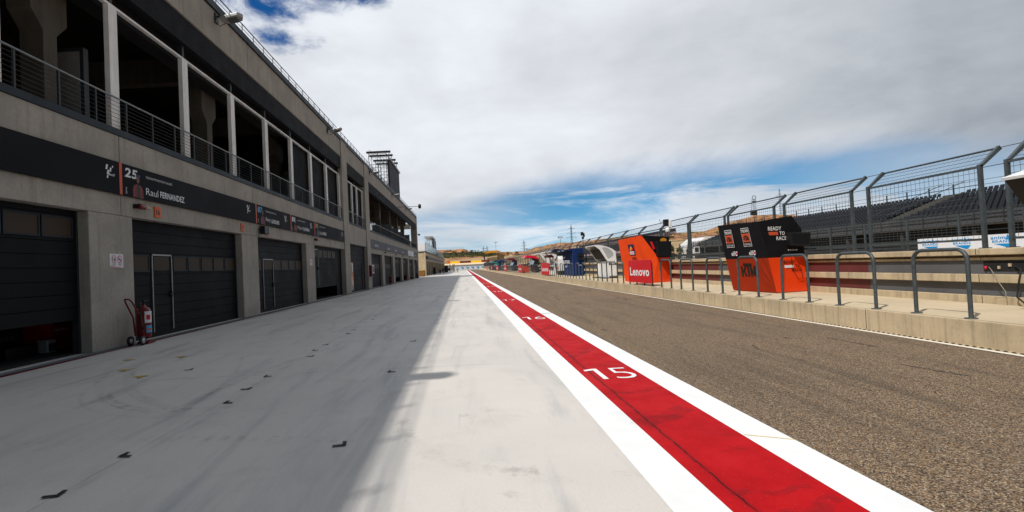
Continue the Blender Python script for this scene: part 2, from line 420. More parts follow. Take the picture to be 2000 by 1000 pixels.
def text_into(mb, s, org, xv, yv, w, h, m=0, bold=0., shear=0., thick=.002):
    """letters fitted to a w x h box with its lower left corner at org, xv and yv the box's unit axes"""
    V, Fc = text_geo(s, bold, shear)
    xs = [v.x for v in V]; ys = [v.y for v in V]
    x0, x1, y0, y1 = min(xs), max(xs), min(ys), max(ys)
    o, X, Y = Vector(org), Vector(xv).normalized(), Vector(yv).normalized(); Z = X.cross(Y)
    vs = [o + X * ((v.x - x0) / (x1 - x0) * w) + Y * ((v.y - y0) / (y1 - y0) * h) + Z * thick for v in V]
    mb.add(vs, Fc, m)
def plate(mb, org, xv, yv, w, h, m=0, off=.0):
    o, X, Y = Vector(org), Vector(xv).normalized(), Vector(yv).normalized(); o = o + X.cross(Y) * off
    mb.quad(o, o + X * w, o + X * w + Y * h, o + Y * h, m)
def lettering(name, parent, s, org, xv, yv, w, h, mt, bold=0., shear=0., thick=.003):
    b = MB(); text_into(b, s, org, xv, yv, w, h, 0, bold, shear, thick); return b.build(name, mt, parent, recalc=False)
def ellipse(mb, c, xv, yv, a, b, m=0, off=0., n=20, hole=0.):
    c, X, Y = Vector(c), Vector(xv).normalized(), Vector(yv).normalized(); Z = X.cross(Y); c = c + Z * off
    o = [c + X * (a * math.cos(2 * math.pi * i / n)) + Y * (b * math.sin(2 * math.pi * i / n)) for i in range(n)]
    if hole:
        q = [c + (p - c) * hole for p in o]
        for i in range(n): mb.quad(o[i], o[(i + 1) % n], q[(i + 1) % n], q[i], m)
    else: mb.add(o, [tuple(range(n))], m)

# ================================================================== SETTING
X_A, X_R0, X_R1, X_B = 1.085, 1.395, 2.09, 2.395       # edges of the white-red-white stripe
XK, ZK, XW = 6.9, .35, 8.96
def sheet(x0, x1, y0, y1, z, n=1):
    mb = MB(); st = (y1 - y0) / n
    for i in range(n): mb.quad((x0, y0 + i * st, z), (x1, y0 + i * st, z), (x1, y0 + (i + 1) * st, z), (x0, y0 + (i + 1) * st, z))
    return mb
struct('ground', sheet(-1500, 1500, -200, 2500, -.12), 'dry_ground')
struct('paddock_apron', sheet(-24, 1.7, -30, 238, 0.), 'apron_concrete')
struct('pit_lane', sheet(1.7, 6.9, -30, 238, -.002), 'pit_asphalt')
struct('red_stripe', sheet(X_R0, X_R1, -30, 236, .005), 'red_paint')
wl = sheet(X_A, X_R0, -30, 236, .006); wl.quad((X_R1, -30, .006), (X_B, -30, .006), (X_B, 236, .006), (X_R1, 236, .006))
struct('white_stripes', wl, 'white_paint')
struct('kerb_line', sheet(6.70, 6.785, -30, 236, .004), 'thin_white_paint')
dm = MB(); dm.quad((6.785, -30, .003), (6.9, -30, .003), (6.9, 236, .003), (6.785, 236, .003), 0)
for i in range(260):
    for r_ in (6.80, 6.845): dm.box(r_, r_ + .028, 4 + i * .1 + (0 if r_ < 6.82 else .05), 4.045 + i * .1 + (0 if r_ < 6.82 else .05), .0035, .0065, 1)
struct('drain_channel', dm, ['kerb_concrete', 'dark_void'])
struct('threshold_strip', sheet(-7.72, -7.50, -30, 87, .008), 'threshold')
struct('red_edge_line', sheet(-7.50, -7.39, -30, 87, .006), 'ext_red')
kb = MB(); kb.box(XK, 9.3, -30, 236, -.1, ZK); o = kb.build('pit_wall_walkway', 'kerb_concrete', bevel=.012); tag(o, kind='structure')
mat('walk_slab', rgb(196, 180, 152), .85, .12, .9)
struct('walkway_surface', sheet(6.96, 8.93, -30, 235.9, ZK + .003), 'walk_slab')
struct('race_track', sheet(9.3, 28.6, -30, 420, -.02), 'track_asphalt')
struct('track_verge', sheet(28.6, 36, -30, 420, -.03), 'dry_ground')
# painted bay numbers
for s_, yc, w_ in (('15', 6.06, .47), ('16', 12.95, .47), ('17', 20.2, .47), ('18', 27.4, .47), ('19', 34.6, .47), ('20', 41.9, .47)):
    b = MB()
    if s_[0] == '1': b.quad((1.585, yc, .0085), (1.645, yc, .0085), (1.645, yc + .60, .0085), (1.585, yc + .60, .0085)); b.add([(1.585, yc + .60, .0087), (1.585, yc + .51, .0087), (1.47, yc + .47, .0087), (1.47, yc + .55, .0087)], [(0, 3, 2, 1)])
    else: text_into(b, s_[0], (1.46, yc, .0075), (1, 0, 0), (0, 1, 0), .2, .62, 0, .0, 0, .001)
    text_into(b, s_[1], (1.76, yc, .0075), (1, 0, 0), (0, 1, 0), .26, .60, 0, -.014, 0, .001)
    struct('painted_number', b, 'white_paint')
# hairline paint ticks across the white stripe
b = MB(); b.quad((2.1, 3.98, .0085), (2.39, 3.83, .0085), (2.39, 3.845, .0085), (2.1, 3.995, .0085)); struct('survey_tick', b, 'tick_paint')
b = MB(); b.quad((2.1, 14.3, .0085), (2.39, 14.3, .0085), (2.39, 14.36, .0085), (2.1, 14.36, .0085)); struct('survey_tick', b, 'print_navy')
# tyre marks
def ribbon(pts, w, mb, z=.0045):
    pts = [Vector((p[0], p[1], z)) for p in pts]
    for i in range(len(pts) - 1):
        def nrm(k):
            t = (pts[min(k + 1, len(pts) - 1)] - pts[max(k - 1, 0)]).normalized(); return Vector((-t.y, t.x, 0)) * w / 2
        mb.quad(pts[i] - nrm(i), pts[i] + nrm(i), pts[i + 1] + nrm(i + 1), pts[i + 1] - nrm(i + 1))
def arc(cx, cy, rx, ry, a0, a1, n=24): return [(cx + rx * math.cos(R(a0 + (a1 - a0) * i / n)), cy + ry * math.sin(R(a0 + (a1 - a0) * i / n))) for i in range(n + 1)]
tm = MB()
for k in (0, .09, .30): ribbon(arc(-3.0, 8.7, 2.2 + k, 3.1 + k, 165, 290), .05, tm)
ribbon(arc(-1.2, 13, 5.2, 8, 200, 250), .14, tm, .0055); ribbon(arc(-1.6, 13, 5.2, 8, 200, 250), .14, tm, .0065)
for i in range(26):
    x0 = random.uniform(-6.8, .6); y0 = random.uniform(3, 60); a = random.gauss(0, .12); L = random.uniform(1.5, 7)
    cv = random.uniform(-.06, .06); pts = [(x0 + math.sin(a + cv * t) * t, y0 + t * 1.) for t in [L * j / 10 for j in range(11)]]
    ribbon(pts, random.uniform(.05, .16), tm, .0045 + i * .0001)
for i in range(9):
    y0 = 9 + i * 2.9 + random.uniform(-1, 1); x0 = random.uniform(-3.5, -.5); k_ = random.uniform(.1, .3)
    ribbon([(x0 + j * .25, y0 + j * k_ + math.sin(j * .2) * .3) for j in range(10)], .05, tm, .0072 + i * .0001)
pa = arc(.35, 5.0, 1.0, 1.5, 185, 275, 44)
for i in range(0, 44, 1):
    if i % 2: ribbon([pa[i], pa[i + 1]], .17, tm, .0044)
    else: ribbon([pa[i], pa[i + 1]], .11, tm, .0043)
pa = arc(-5, 1.6, 8.2, 3.1, 60, 110, 90)
for i in range(90):
    if i % 2: ribbon([pa[i], pa[i + 1]], .14, tm, .0042)
for x0, y0, w_ in ((.9, 3.4, .5), (-.1, 4.9, .12), (.1, 5.1, .1), (.6, 6.3, .1), (-.4, 5.9, .1), (.2, 3.2, .08)):
    ribbon([(x0, y0), (x0 + w_, y0 - .12)], .09, tm, .0041)
struct('tyre_marks', tm, 'tyre_rubber_film')
tm = MB()
for i in range(44):
    x0 = random.uniform(2.6, 6.3); y0 = 5 + 75 * random.random() ** 1.3; L = random.uniform(.12, .9) * (1 + y0 / 25); w = random.uniform(.03, .09)
    k_ = random.uniform(-.03, .05); ribbon([(x0 + t * k_, y0 + L * t / 5) for t in range(6)], w, tm, .002 + i * .00004)
struct('rubber_streaks', tm, 'tyre_rubber_dark')
tm = MB()
for x0, y0, x1, y1, w in ((1.42, 4.32, 2.0, 4.75, .20), (1.42, 5.35, 2.07, 5.5, .12), (1.5, 7.5, 2.05, 8.3, .14), (1.5, 3.0, 2.0, 3.05, .06), (1.42, 10.5, 2.0, 11.5, .2), (1.6, 2.7, 2.05, 2.9, .1)):
    ribbon([(x0 + (x1 - x0) * i / 10, y0 + (y1 - y0) * i / 10 + .03 * math.sin(i * .9)) for i in range(11)], w, tm, .0078)
M, N, B, P = custom('scuff_film')
a = N.m('MULTIPLY', N.ss(N.noise(P, 7., 7, .7), .34, .62), .2)
B.inputs['Base Color'].default_value = (.06, .008, .012, 1); B.inputs['Roughness'].default_value = .8; N.put(B.inputs['Alpha'], a)
struct('red_stripe_scuffs', tm, 'scuff_film')
# black tape corner marks on the apron
TAPE = [(-2.8, 3.44), (-2.79, 4.16), (-1.06, 4.18), (-2.7, 5.77), (-2.79, 6.43), (-2.79, 7.18), (-4.35, 8.01), (-1.05, 7.1), (-2.68, 8.75), (-2.78, 9.42), (-2.78, 10.09), (-2.69, 11.76), (-2.74, 12.45), (-2.7, 14.99), (-1.05, 10.02), (-2.86, 16.34)]
names_ = ['nearest the bottom left corner', 'second nearest the bottom left corner', 'nearest the shadow edge', 'first of the middle trio', 'second of the middle trio', 'third of the middle trio', 'alone towards the garage doors', 'just inside the shadow edge', 'fourth step up the row', 'fifth step up the row', 'sixth step up the row', 'seventh step up the row', 'eighth step up the row', 'ninth step up the row', 'small and far inside the shadow edge', 'farthest of the row']
for i, (x_, y_) in enumerate(TAPE):
    b = MB(); s1 = 1 if i % 2 == 0 else -1; r1 = random.Random(i); a = r1.uniform(-.2, .2)
    def rp(u, v): u, v = u * .78, v * .78; return (x_ + u * math.cos(a) - v * math.sin(a), y_ + u * math.sin(a) + v * math.cos(a), .0105)
    for (u0, u1, v0, v1) in ((-.09, .05, -.02, .02), (.01 * s1 if s1 > 0 else -.09, .05 if s1 > 0 else -.05, .02, .11)):
        q = [rp(u0, v0), rp(u1, v0), rp(u1, v1), rp(u0, v1)]
        b.prism([(p[0], p[1], .009) for p in q], (0, 0, .002))
    tag(b.build('tape_mark', 'tape', loc=(x_, y_, 0)), 'black tape corner mark on the shaded concrete, ' + names_[i], 'tape mark', 'black tape marks on the apron')
for x_, y_ in [(-6.18, 9.32), (-5.54, 8.25), (-4.88, 7.61), (-5.25, 9.39)]:
    b = MB(); b.quad((x_ - .1, y_, .0105), (x_ + .1, y_ + .04, .0105), (x_ + .1, y_ + .09, .0105), (x_ - .1, y_ + .05, .0105)); b.quad((x_ + .02, y_ - .1, .0105), (x_ + .07, y_ - .1, .0105), (x_ + .07, y_ + .02, .0105), (x_ + .02, y_ + .02, .0105))
    struct('yellow_paint_mark', b, 'yellow_paint')

# far terrain at the end of the lane
def terrain(name, rows, mt, x0, x1, nx=60, amp=0., seed=0, curve=0.):
    rnd = random.Random(seed); mb = MB(); vs = []
    for (yy, zz_) in rows:
        for i in range(nx + 1):
            x_ = x0 + (x1 - x0) * i / nx
            vs.append((x_, yy + amp * rnd.uniform(-1, 1) - curve * (x_ / 100) ** 2, zz_ + amp * rnd.uniform(-.5, .5)))
    n = nx + 1
    fs = [(j * n + i, j * n + i + 1, (j + 1) * n + i + 1, (j + 1) * n + i) for j in range(len(rows) - 1) for i in range(nx)]
    mb.add(vs, fs, 0, True)
    return struct(name, mb, mt)
terrain('gravel_bed', [(262, .6), (276, 1.9), (300, 3.9)], 'wall_beige', -160, 34, 20)
terrain('bend_asphalt', [(246.5, -.1), (262, .62), (284, 2.8)], 'track_asphalt', -160, 27, 20)
terrain('earth_bank', [(301.5, 3.6), (312, 5.4), (330, 7.0), (350, 9.6), (362, 10.8), (430, 11.0)], 'ochre_hill', -260, 60, 90, .5, 3)
# flat-topped hill on the left, sloping down to the right
def ridge(name, prof, dist, depth, base, mt, seed, rough=1.):
    """prof: crest points seen in the photo; a real hill whose front slope falls towards the lane"""
    rnd = random.Random(seed); mb = MB(); cols = []
    P3 = [at(px_, py_, dist) for px_, py_ in prof]
    pts = []
    for a, c in zip(P3, P3[1:]):
        k = max(2, int((c.x - a.x) / 5))
        for i in range(k): pts.append(a.lerp(c, i / k))
    pts.append(P3[-1])
    nr = 12
    for p in pts:
        hh = p.z - base; col = [(p.x, dist + depth * .9, base), (p.x, dist + depth * .35, p.z - hh * .06 + rnd.uniform(-.3, .3) * rough)]
        for j in range(nr + 1):
            t = j / nr; gul = math.sin(p.x * .35 + math.sin(p.x * .11) * 3) * rough * 1.6 * math.sin(t * math.pi)
            z_ = p.z - hh * (t ** .75) + rnd.uniform(-.5, .5) * rough * (1 if 0 < t < 1 else .3)
            col.append((p.x + rnd.uniform(-1, 1) * rough, dist - depth * t + gul + rnd.uniform(-1, 1) * rough, max(base, z_)))
        cols.append(col)
    n = len(cols[0]); vs = [q for c in cols for q in c]
    fs = [(i * n + j, (i + 1) * n + j, (i + 1) * n + j + 1, i * n + j + 1) for i in range(len(cols) - 1) for j in range(n - 1)]
    mb.add(vs, fs, 0, False)
    return struct(name, mb, mt)
ridge('hill', [(700, 497), (760, 493), (820, 490), (858, 488.5), (880, 487.5), (905, 486), (911, 488), (922, 494), (933, 499), (950, 501.5)], 420, 26, 9., 'ochre_hill', 5, .8)
ridge('hill', [(925, 501), (1010, 497), (1030, 490), (1050, 482), (1068, 478), (1090, 474.5), (1120, 473.5), (1150, 470), (1180, 466), (1230, 461), (1290, 454), (1330, 454), (1370, 452), (1395, 450), (1430, 436), (1450, 430), (1462, 424), (1480, 420), (1500, 420), (1530, 419), (1560, 421), (1600, 426), (1650, 431), (1800, 425), (2000, 415)], 450, 110, 1., 'ochre_hill', 9, 1.6)

# ================================================================== PIT BUILDING
FX = -7.7
YB0, YB1 = -18.7, 86.95
PB = thing('pit_building', 'long two storey concrete pit building with dark roller doors and open balcony', 'building', (FX, 11., 0))
def part(name, mb, mt, parent=PB, label=None, bevel=0, recalc=True):
    o = mb.build(name, mt, parent, bevel=bevel, recalc=recalc)
    if label: o['label'] = label
    return o
def bx(name, x0, x1, y0, y1, z0, z1, mt, parent=PB, bevel=0):
    return part(name, MB().box(x0, x1, y0, y1, z0, z1), mt, parent, bevel=bevel)
PITCH_Y = 7.3
piers = [(10.55 + PITCH_Y * k, 11.95 + PITCH_Y * k) for k in range(-4, 3)]
cols_full = [(33.2, 34.7), (40.95, 42.55)]
piers2 = [(48.6, 50.0), (56.0, 57.4), (63.5, 64.9), (70.9, 72.3), (78.5, 79.9)]
for a, c in piers + piers2: bx('pier', -8.1, FX, a, c, 0, 2.93, CON, bevel=.015)
for a, c in cols_full: bx('column', -8.6, FX + .06, a, c, 0, 10.1, CON, bevel=.015)
bx('column', -8.6, FX + .06, 85.5, YB1, 0, 10.1, CON, bevel=.015)
# bays: (y0, y1) between piers
bays = [(piers[i][1], piers[i + 1][0]) for i in range(len(piers) - 1)] + [(piers[-1][1], 33.2)]
edges2 = [(40.95, 42.55)] + piers2 + [(85.5, YB1)]
bays2 = [(edges2[i][1], edges2[i + 1][0]) for i in range(len(edges2) - 1)]
# lintels and the band above
jts = [-10.5, -3.2, 4.2, 11.57, 18.93, 26.2, 33.2]
for a, c in zip(jts, jts[1:]):
    bx('lintel', -8.0, FX, a + .008, c - .008, 2.935, 3.39, CON, bevel=.012)
    bx('wall_panel', -8.0, FX, a + .012, c - .012, 3.393, 4.75, CON, bevel=.012)
j2 = [42.55, 49.3, 56.7, 64.2, 71.6, 79.2, 85.5]
for a, c in zip(j2, j2[1:]):
    bx('lintel', -8.0, FX, a + .008, c - .008, 2.935, 3.39, CON); bx('wall_panel', -8.0, FX, a + .012, c - .012, 3.393, 4.75, CON)
bx('wall_panel', -8.0, FX, 34.7, 40.95, 3.4, 4.75, CON)
for a, c in ((-10.5, 33.2), (34.7, 40.95), (42.55, 85.5)):
    bx('sill', -8.1, FX + .03, a, c, 4.753, 4.90, 'coping_metal')
# upper fascia
jf = [-10.5, -3.2, 4.2, 11.57, 18.93, 26.3, 33.2]
for a, c in list(zip(jf, jf[1:])) + [(34.7, 40.95)] + list(zip(j2, j2[1:])):
    bx('fascia_panel', -8.2, FX, a + .012, c - .012, 9.0, 10.1, CON, bevel=.012)
bx('coping', -8.4, FX + .07, -10.5, YB1 + .05, 10.103, 10.34, 'coping_metal')
for a, c in ((-10.5, 33.2), (34.7, 40.95), (42.55, 85.5)):
    lv = MB(); lv.box(-8.0, FX - .08, a, c, 8.2, 8.997)
    for i in range(14): lv.box(FX - .08, FX - .03, a, c, 8.215 + i * .056, 8.245 + i * .056)
    part('louvre', lv, 'louvre_grey')
# body of the building
BK = -22.
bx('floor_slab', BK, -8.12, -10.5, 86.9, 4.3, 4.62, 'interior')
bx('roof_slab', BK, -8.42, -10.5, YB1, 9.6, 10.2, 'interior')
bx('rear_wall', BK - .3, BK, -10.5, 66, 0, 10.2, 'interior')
bx('end_wall', BK, -8.65, YB1 - .25, YB1 - .02, 0, 4.3, CON)
bx('end_wall', BK, FX, -10.8, -10.5, 0, 10.3, CON)
for yy in (33.9, 41.7): bx('partition', BK, -8.62, yy - .1, yy + .1, 0, 9.6, 'interior')
for a, c in piers[1:4] + piers[5:] + piers2: bx('partition', BK, -8.62, (a + c) / 2 - .1, (a + c) / 2 + .1, 0, 4.3, 'interior')
bx('shaded_garage_floor', BK, -7.96, -10.5, YB1 - .3, .012, .03, 'dark_void')  # near-black sheet: the shade inside the garages is put into the floor colour
bx('recess_shade_block', -8.7, -8.22, -10.5, 33.2, 7.9, 8.9, 'dark_void')  # near-black block painting the shade of the recess above the head rail
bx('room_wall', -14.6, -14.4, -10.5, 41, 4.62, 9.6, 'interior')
for k in range(-2, 12):
    bx('ceiling_beam', -14.3, -9.3, 11.4 + 7.3 * k, 11.8 + 7.3 * k, 8.7, 9.6, 'interior_col')
# inside columns with corbels
for y_ in [4.1, 11.2, 18.3, 25.4, 32.4, 48.6, 55.9, 63.4, 70.7, 78.3]:
    b = MB(); b.box(-9.41, -8.9, y_ - .19, y_ + .19, 4.62, 9.0)
    for q in (1, -1): b.prism([(-9.41, y_ + q * .19, 7.0), (-9.41, y_ + q * .5, 7.35), (-9.41, y_ + q * .5, 9.0), (-9.41, y_ + q * .19, 9.0)], (.51, 0, 0))
    part('inner_column', b, 'interior_col')
# glazing posts and head rail in the first stretch
for i in range(-5, 8):
    y_ = 11.65 + 3.05 * i
    if y_ > 33: break
    b = MB(); b.box(-7.92, -7.80, y_ - .15, y_ + .14, 4.9, 7.78); part('window_post', b, 'white_post')
    b = MB(); b.box(-7.98, -7.84, y_ - .05, y_ + .05, 7.80, 8.2); part('post_bracket', b, 'rail_dark')
bx('head_rail', -7.93, -7.83, -10.5, 33.2, 7.785, 7.84, 'white_post')
for y_ in (36.9, 38.6): bx('window_post', -7.92, -7.82, y_ - .1, y_ + .1, 4.9, 7.78, 'white_post')
bx('window_post', -7.92, -7.82, 40.6, 40.75, 4.9, 7.78, 'white_post')
bx('head_rail', -7.93, -7.83, 34.7, 40.95, 7.785, 7.84, 'white_post')
mat('dark_glazing', rgb(10, 10, 12), .7, .1, 1., spec=.1)
bx('glazing', -8.0, -7.97, 24.0, 33.2, 4.9, 7.8, 'dark_glazing'); bx('glazing', -8.0, -7.97, 34.7, 40.95, 4.9, 7.8, 'dark_glazing')
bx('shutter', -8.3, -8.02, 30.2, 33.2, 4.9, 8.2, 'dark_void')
# balcony railings (one per stretch)
def railing(y0, y1, step=1.0, fine=False):
    b = MB(); x_ = -7.72
    b.tube([(x_, y0, 5.62), (x_, y1, 5.62)], .022, 6, 0)
    k = int((y1 - y0) / step)
    for i in range(k + 1):
        y_ = y0 + .4 + i * step
        if y_ < y1: b.box(x_ - .03, x_ + .01, y_ - .02, y_ + .02, 4.9, 5.6, 1)
    if fine:
        for i in range(int((y1 - y0) / .18)): b.box(x_ - .006, x_ + .006, y0 + i * .18, y0 + i * .18 + .014, 4.9, 5.6, 1)
    for i in range(7): b.box(x_ - .004, x_ + .004, y0, y1, 4.98 + i * .09, 4.987 + i * .09, 1)
    part('balcony_railing', b, ['galv_light', 'rail_dark'])
railing(-10.5, 33.2); railing(34.7, 40.95); railing(42.55, 85.5, 1.0, True)
b = MB()
for z_ in (10.66, 10.5): b.tube([(-7.68, -5, z_), (-7.68, YB1, z_)], .02 if z_ > 10.6 else .01, 6, 0)
for i in range(92): b.box(-7.70, -7.67, -4.5 + i, -4.47 + i, 10.34, 10.66, 1)
part('roof_railing', b, ['rail_dark', 'galv_light'])
# white panels in the open terrace and dark ones behind the glazing
def panel_screen(x0, x1, y_, z1=7.05):
    b = MB(); b.box(x0, x1, y_, y_ + .16, 4.63, z1, 0); b.box(x0 + .09, x1 - .09, y_ - .012, y_, 4.8, z1 - .1, 1)
    return b
for k_, (x0, x1, y_, lab) in enumerate(((-9.55, -8.8, 12.05, 'grey panel in a dark frame standing behind the near end of the balcony'), (-9.5, -8.72, 27.2, 'grey framed panel standing by the fourth white post of the balcony'))):
    t = panel_screen(x0, x1, y_).build('display_panel', ['rail_dark', 'steel_light'], loc=(x0, y_, 4.62)); tag(t, lab, 'display panel', 'framed panels on the balcony')
mat('panel_grey', rgb(120, 124, 130), .6, .1, 1.)
for k_, y_ in enumerate((60.5, 66.5, 73.2, 80.2)):
    t = MB().box(-10.6, -8.3, y_, y_ + .14, 4.63, 6.9).build('terrace_partition', 'panel_grey', loc=(-9.5, y_, 4.62))
    tag(t, ['first', 'second', 'third', 'farthest'][k_] + ' grey partition board on the open far terrace', 'partition', 'partition boards on the terrace')

# ---- garage doors
def garage_door(y0, y1, lift=0., wicket=None, panes=6, label=None):
    X = -7.94; top = 2.93
    b = MB(); n = 11; hh = (2.93) / n
    for i in range(n + 1):
        z0 = lift + i * hh; z1 = min(z0 + hh - .012, 3.3)
        if z0 > 3.1: break
        b.box(X - .05, X, y0 + .0, y1 - .0, z0, z1)
    b.box(X - .06, X - .05, y0, y1, lift, 3.2)
    if lift < .3: b.box(X - .07, X + .02, y0, y1, .0, .1)
    d = part('garage_door', b, 'door_slat', label=label)
    zc0, zc1 = 1.69 + lift, 2.05 + lift
    segs = []
    L = y1 - y0
    if wicket: segs = [(y0 + .08, wicket[0] - .1)] if wicket[0] - y0 > .4 else []
    st = (wicket[1] + .06) if wicket else y0 + .08
    k = panes; w_ = (y1 - .12 - st) / k
    segs += [(st + i * w_ + .05, st + (i + 1) * w_ - .05) for i in range(k)]
    for a, c in segs:
        p = MB(); p.box(X, X + .006, a, c, zc0, zc1, 0)
        p.box(X, X + .02, a - .03, a, zc0 - .03, zc1 + .03, 1); p.box(X, X + .02, c, c + .03, zc0 - .03, zc1 + .03, 1)
        p.box(X, X + .02, a, c, zc0 - .03, zc0, 1); p.box(X, X + .02, a, c, zc1, zc1 + .03, 1)
        part('door_window', p, ['door_pane', 'coping_metal'], d)
    if wicket:
        a, c = wicket; z0, z1 = .12 + lift, 2.1 + lift
        p = MB()
        for q in ((a, a + .035, z0, z1), (c - .035, c, z0, z1), (a, c, z1 - .03, z1 + .01)): p.box(X + .004, X + .03, *q, 0)
        p.box(X, X + .008, a + .1, c - .1, zc0, zc1, 1); part('wicket_door', p, ['alu', 'door_pane'], d)
        h_ = MB(); h_.box(X + .005, X + .05, c - .09, c - .045, .98 + lift, 1.14 + lift); h_.box(X + .04, X + .06, c - .17, c - .05, 1.04 + lift, 1.065 + lift)
        part('door_handle', h_, 'black_plastic', d)
    return d
for a, c in bays[:3]: garage_door(a, c, 0., None, 7)
garage_door(*bays[3], .70, None, 7, 'dark roller door raised to knee height, at the left edge')
garage_door(*bays[4], 0., (13.0, 13.9), 5)
garage_door(*bays[5], 0., (20.2, 21.3), 4)
garage_door(26.55, 31.9, .65, (26.75, 27.9), 4, 'dark roller door raised to knee height over a red motorcycle')
bx('door_return', -8.6, -7.95, 31.9, 33.2, 0, 2.93, 'door_slat')
for k, (a, c) in enumerate(bays2): garage_door(a + .05, c - .3, (0, .0, .6, .7, .3, 0)[k], None, 5)
for a, c in bays + bays2: bx('door_track', -8.07, -7.925, c - .05, c - .003, 0, 2.93, 'rail_dark')
# stairwell front: dark panels, glass door, plain door
b = MB()
for i in range(9): b.box(-8.05, -7.92, 34.7, 40.95, .02 + i * .376, .385 + i * .376)
part('stair_front', b, 'door_slat')
mat('painted_reflection_glass', rgb(150, 100, 70), .1, .35, 1.2, spec=.9)  # orange reflection painted into the base colour of the glass
b = MB(); b.box(-7.92, -7.88, 34.85, 36.5, .1, 2.15, 1); b.box(-7.88, -7.872, 34.95, 36.4, .16, 2.08, 0); d = part('glass_door', b, ['painted_reflection_glass', 'rail_dark'])
b = MB(); b.box(-7.872, -7.86, 36.05, 36.3, 1.45, 2.0); part('notice', b, 'print_white', d)
b = MB(); b.box(-7.92, -7.89, 39.6, 40.6, .1, 2.1); d = part('service_door', b, 'door_slat')
b = MB(); b.box(-7.892, -7.86, 39.75, 39.8, 1.0, 1.12); part('door_handle', b, 'alu', d)

# ---- banners above the doors
XB = -7.63
def emblem(mb, y_, z_, s, m=0):
    """slanted chequered mark with a small word"""
    for (u, v, w, h_) in ((0, .52, .16, .30), (.18, .22, .16, .28), (.36, .42, .14, .26), (.52, .70, .10, .12), (.22, 0, .12, .18)):
        o_ = [(u + v * .25, v), (u + w + v * .25, v), (u + w + (v + h_) * .25, v + h_), (u + (v + h_) * .25, v + h_)]
        mb.add([(XB + .003, y_ + p[0] * s, z_ + p[1] * s) for p in o_], [(0, 1, 2, 3)], m)
    text_into(mb, 'MotoGP', (XB, y_ + .40 * s, z_ + .18 * s), (0, 1, 0), (0, 0, 1), .55 * s, .16 * s, m, .02, .25, .003)
def banner(y0, y1, label, data=None, logo=None, mt='banner_black'):
    t = thing('garage_banner', label, 'banner', (XB, y0, 3.4), 'name banners over the garage doors')
    b = MB(); b.box(FX + .002, XB, y0 + .01, y1 - .01, 3.40, 4.12); b.build('board', mt, t)
    if data:
        num, nc, first, last, team, nat, suit = data
        b = MB(); b.box(XB, XB + .004, y0 + .02, y0 + .11, 3.40, 4.12); b.build('stripe', 'print_orange', t)
        lettering('race_number', t, num, (XB, y0 + .2, 3.83), (0, 1, 0), (0, 0, 1), .46, .22, nc, .03, .12)
        lettering('country_code', t, nat, (XB, y0 + .27, 3.45), (0, 0, 1), (0, -1, 0), .15, .045, 'print_white')
        p = MB()                                         # flat printed rider portrait
        def q(pts, m_): p.add([(XB + .005 + m_ * .0008, y0 + .66 + a * .30, 3.405 + c_ * .56) for a, c_ in pts], [tuple(range(len(pts)))], m_)
        q([(-.62, 0), (.70, 0), (.66, .34), (.50, .50), (.14, .56), (-.16, .56), (-.46, .50), (-.60, .34)], 0)
        q([(-.15, 0), (.3, 0), (.26, .35), (.15, .55), (-.12, .55)], 1)
        ellipse(p, (XB + .0075, y0 + .67, 3.405 + .76 * .56), (0, 1, 0), (0, 0, 1), .055, .085, 2)
        p.box(XB + .009, XB + .0095, y0 + .6, y0 + .75, 3.405 + .85 * .56, 3.405 + .97 * .56, 3)
        p.build('rider_portrait', [suit, 'print_black', 'skin_print', 'print_navy'], t, recalc=False)
        lettering('team_name', t, team, (XB, y0 + .98, 3.92), (0, 1, 0), (0, 0, 1), 1.12, .055, 'print_white')
        lettering('first_name', t, first, (XB, y0 + .98, 3.52), (0, 1, 0), (0, 0, 1), .11 * len(first) + .05, .17 if 'y' not in first else .2, 'print_white', -.004)
        lettering('surname', t, last, (XB, y0 + .98 + .11 * len(first) + .14, 3.53), (0, 1, 0), (0, 0, 1), .125 * len(last), .16, 'print_white', .022)
    if logo is not None:
        b = MB(); emblem(b, logo, 3.70, .36); b.build('emblem', 'print_white', t, recalc=False)
    return t
banner(-3.2, 4.15, 'plain black banner left of the frame edge')
banner(4.2, 11.53, 'black banner at the left edge with only a chequered emblem at its end', None, 10.95)
banner(11.42, 18.93, 'black banner with a big white 25 over the door numbered 16', ('25', 'print_white', 'Raul', 'FERNANDEZ', 'TECH3 KTM FACTORY RACING', 'SPA', 'suit_dark_red'), 18.15)
banner(18.95, 22.76, 'black banner with a light blue 87, second rider banner from the left', ('87', 'print_blue', 'Remy', 'GARDNER', 'TECH3 KTM FACTORY RACING', 'AUS', 'suit_dark_red'), 22.0)
banner(22.78, 26.39, 'black banner with a white 88, third rider banner from the left', ('88', 'print_white', 'Miguel', 'OLIVEIRA', 'RED BULL KTM FACTORY RACING', 'POR', 'suit_dark_red'), 25.7)
banner(26.41, 33.17, 'black banner with a yellow 33, the last before the tall column', ('33', 'print_yellow', 'Brad', 'BINDER', 'RED BULL KTM FACTORY RACING', 'RSA', 'print_navy'), 32.3)
mat('banner_slate', rgb(74, 76, 88), .6, .1, .6)
fb = [(42.6, 50.5, 'KTM', 0), (50.55, 55.6, 'MotoGP', 0), (55.65, 61.6, 'ASPAR', 0), (61.65, 70.8, 'MotoE', 0), (70.9, 78.8, 'MotorLand', 1), (78.85, 85.4, 'MotorLand', 0)]
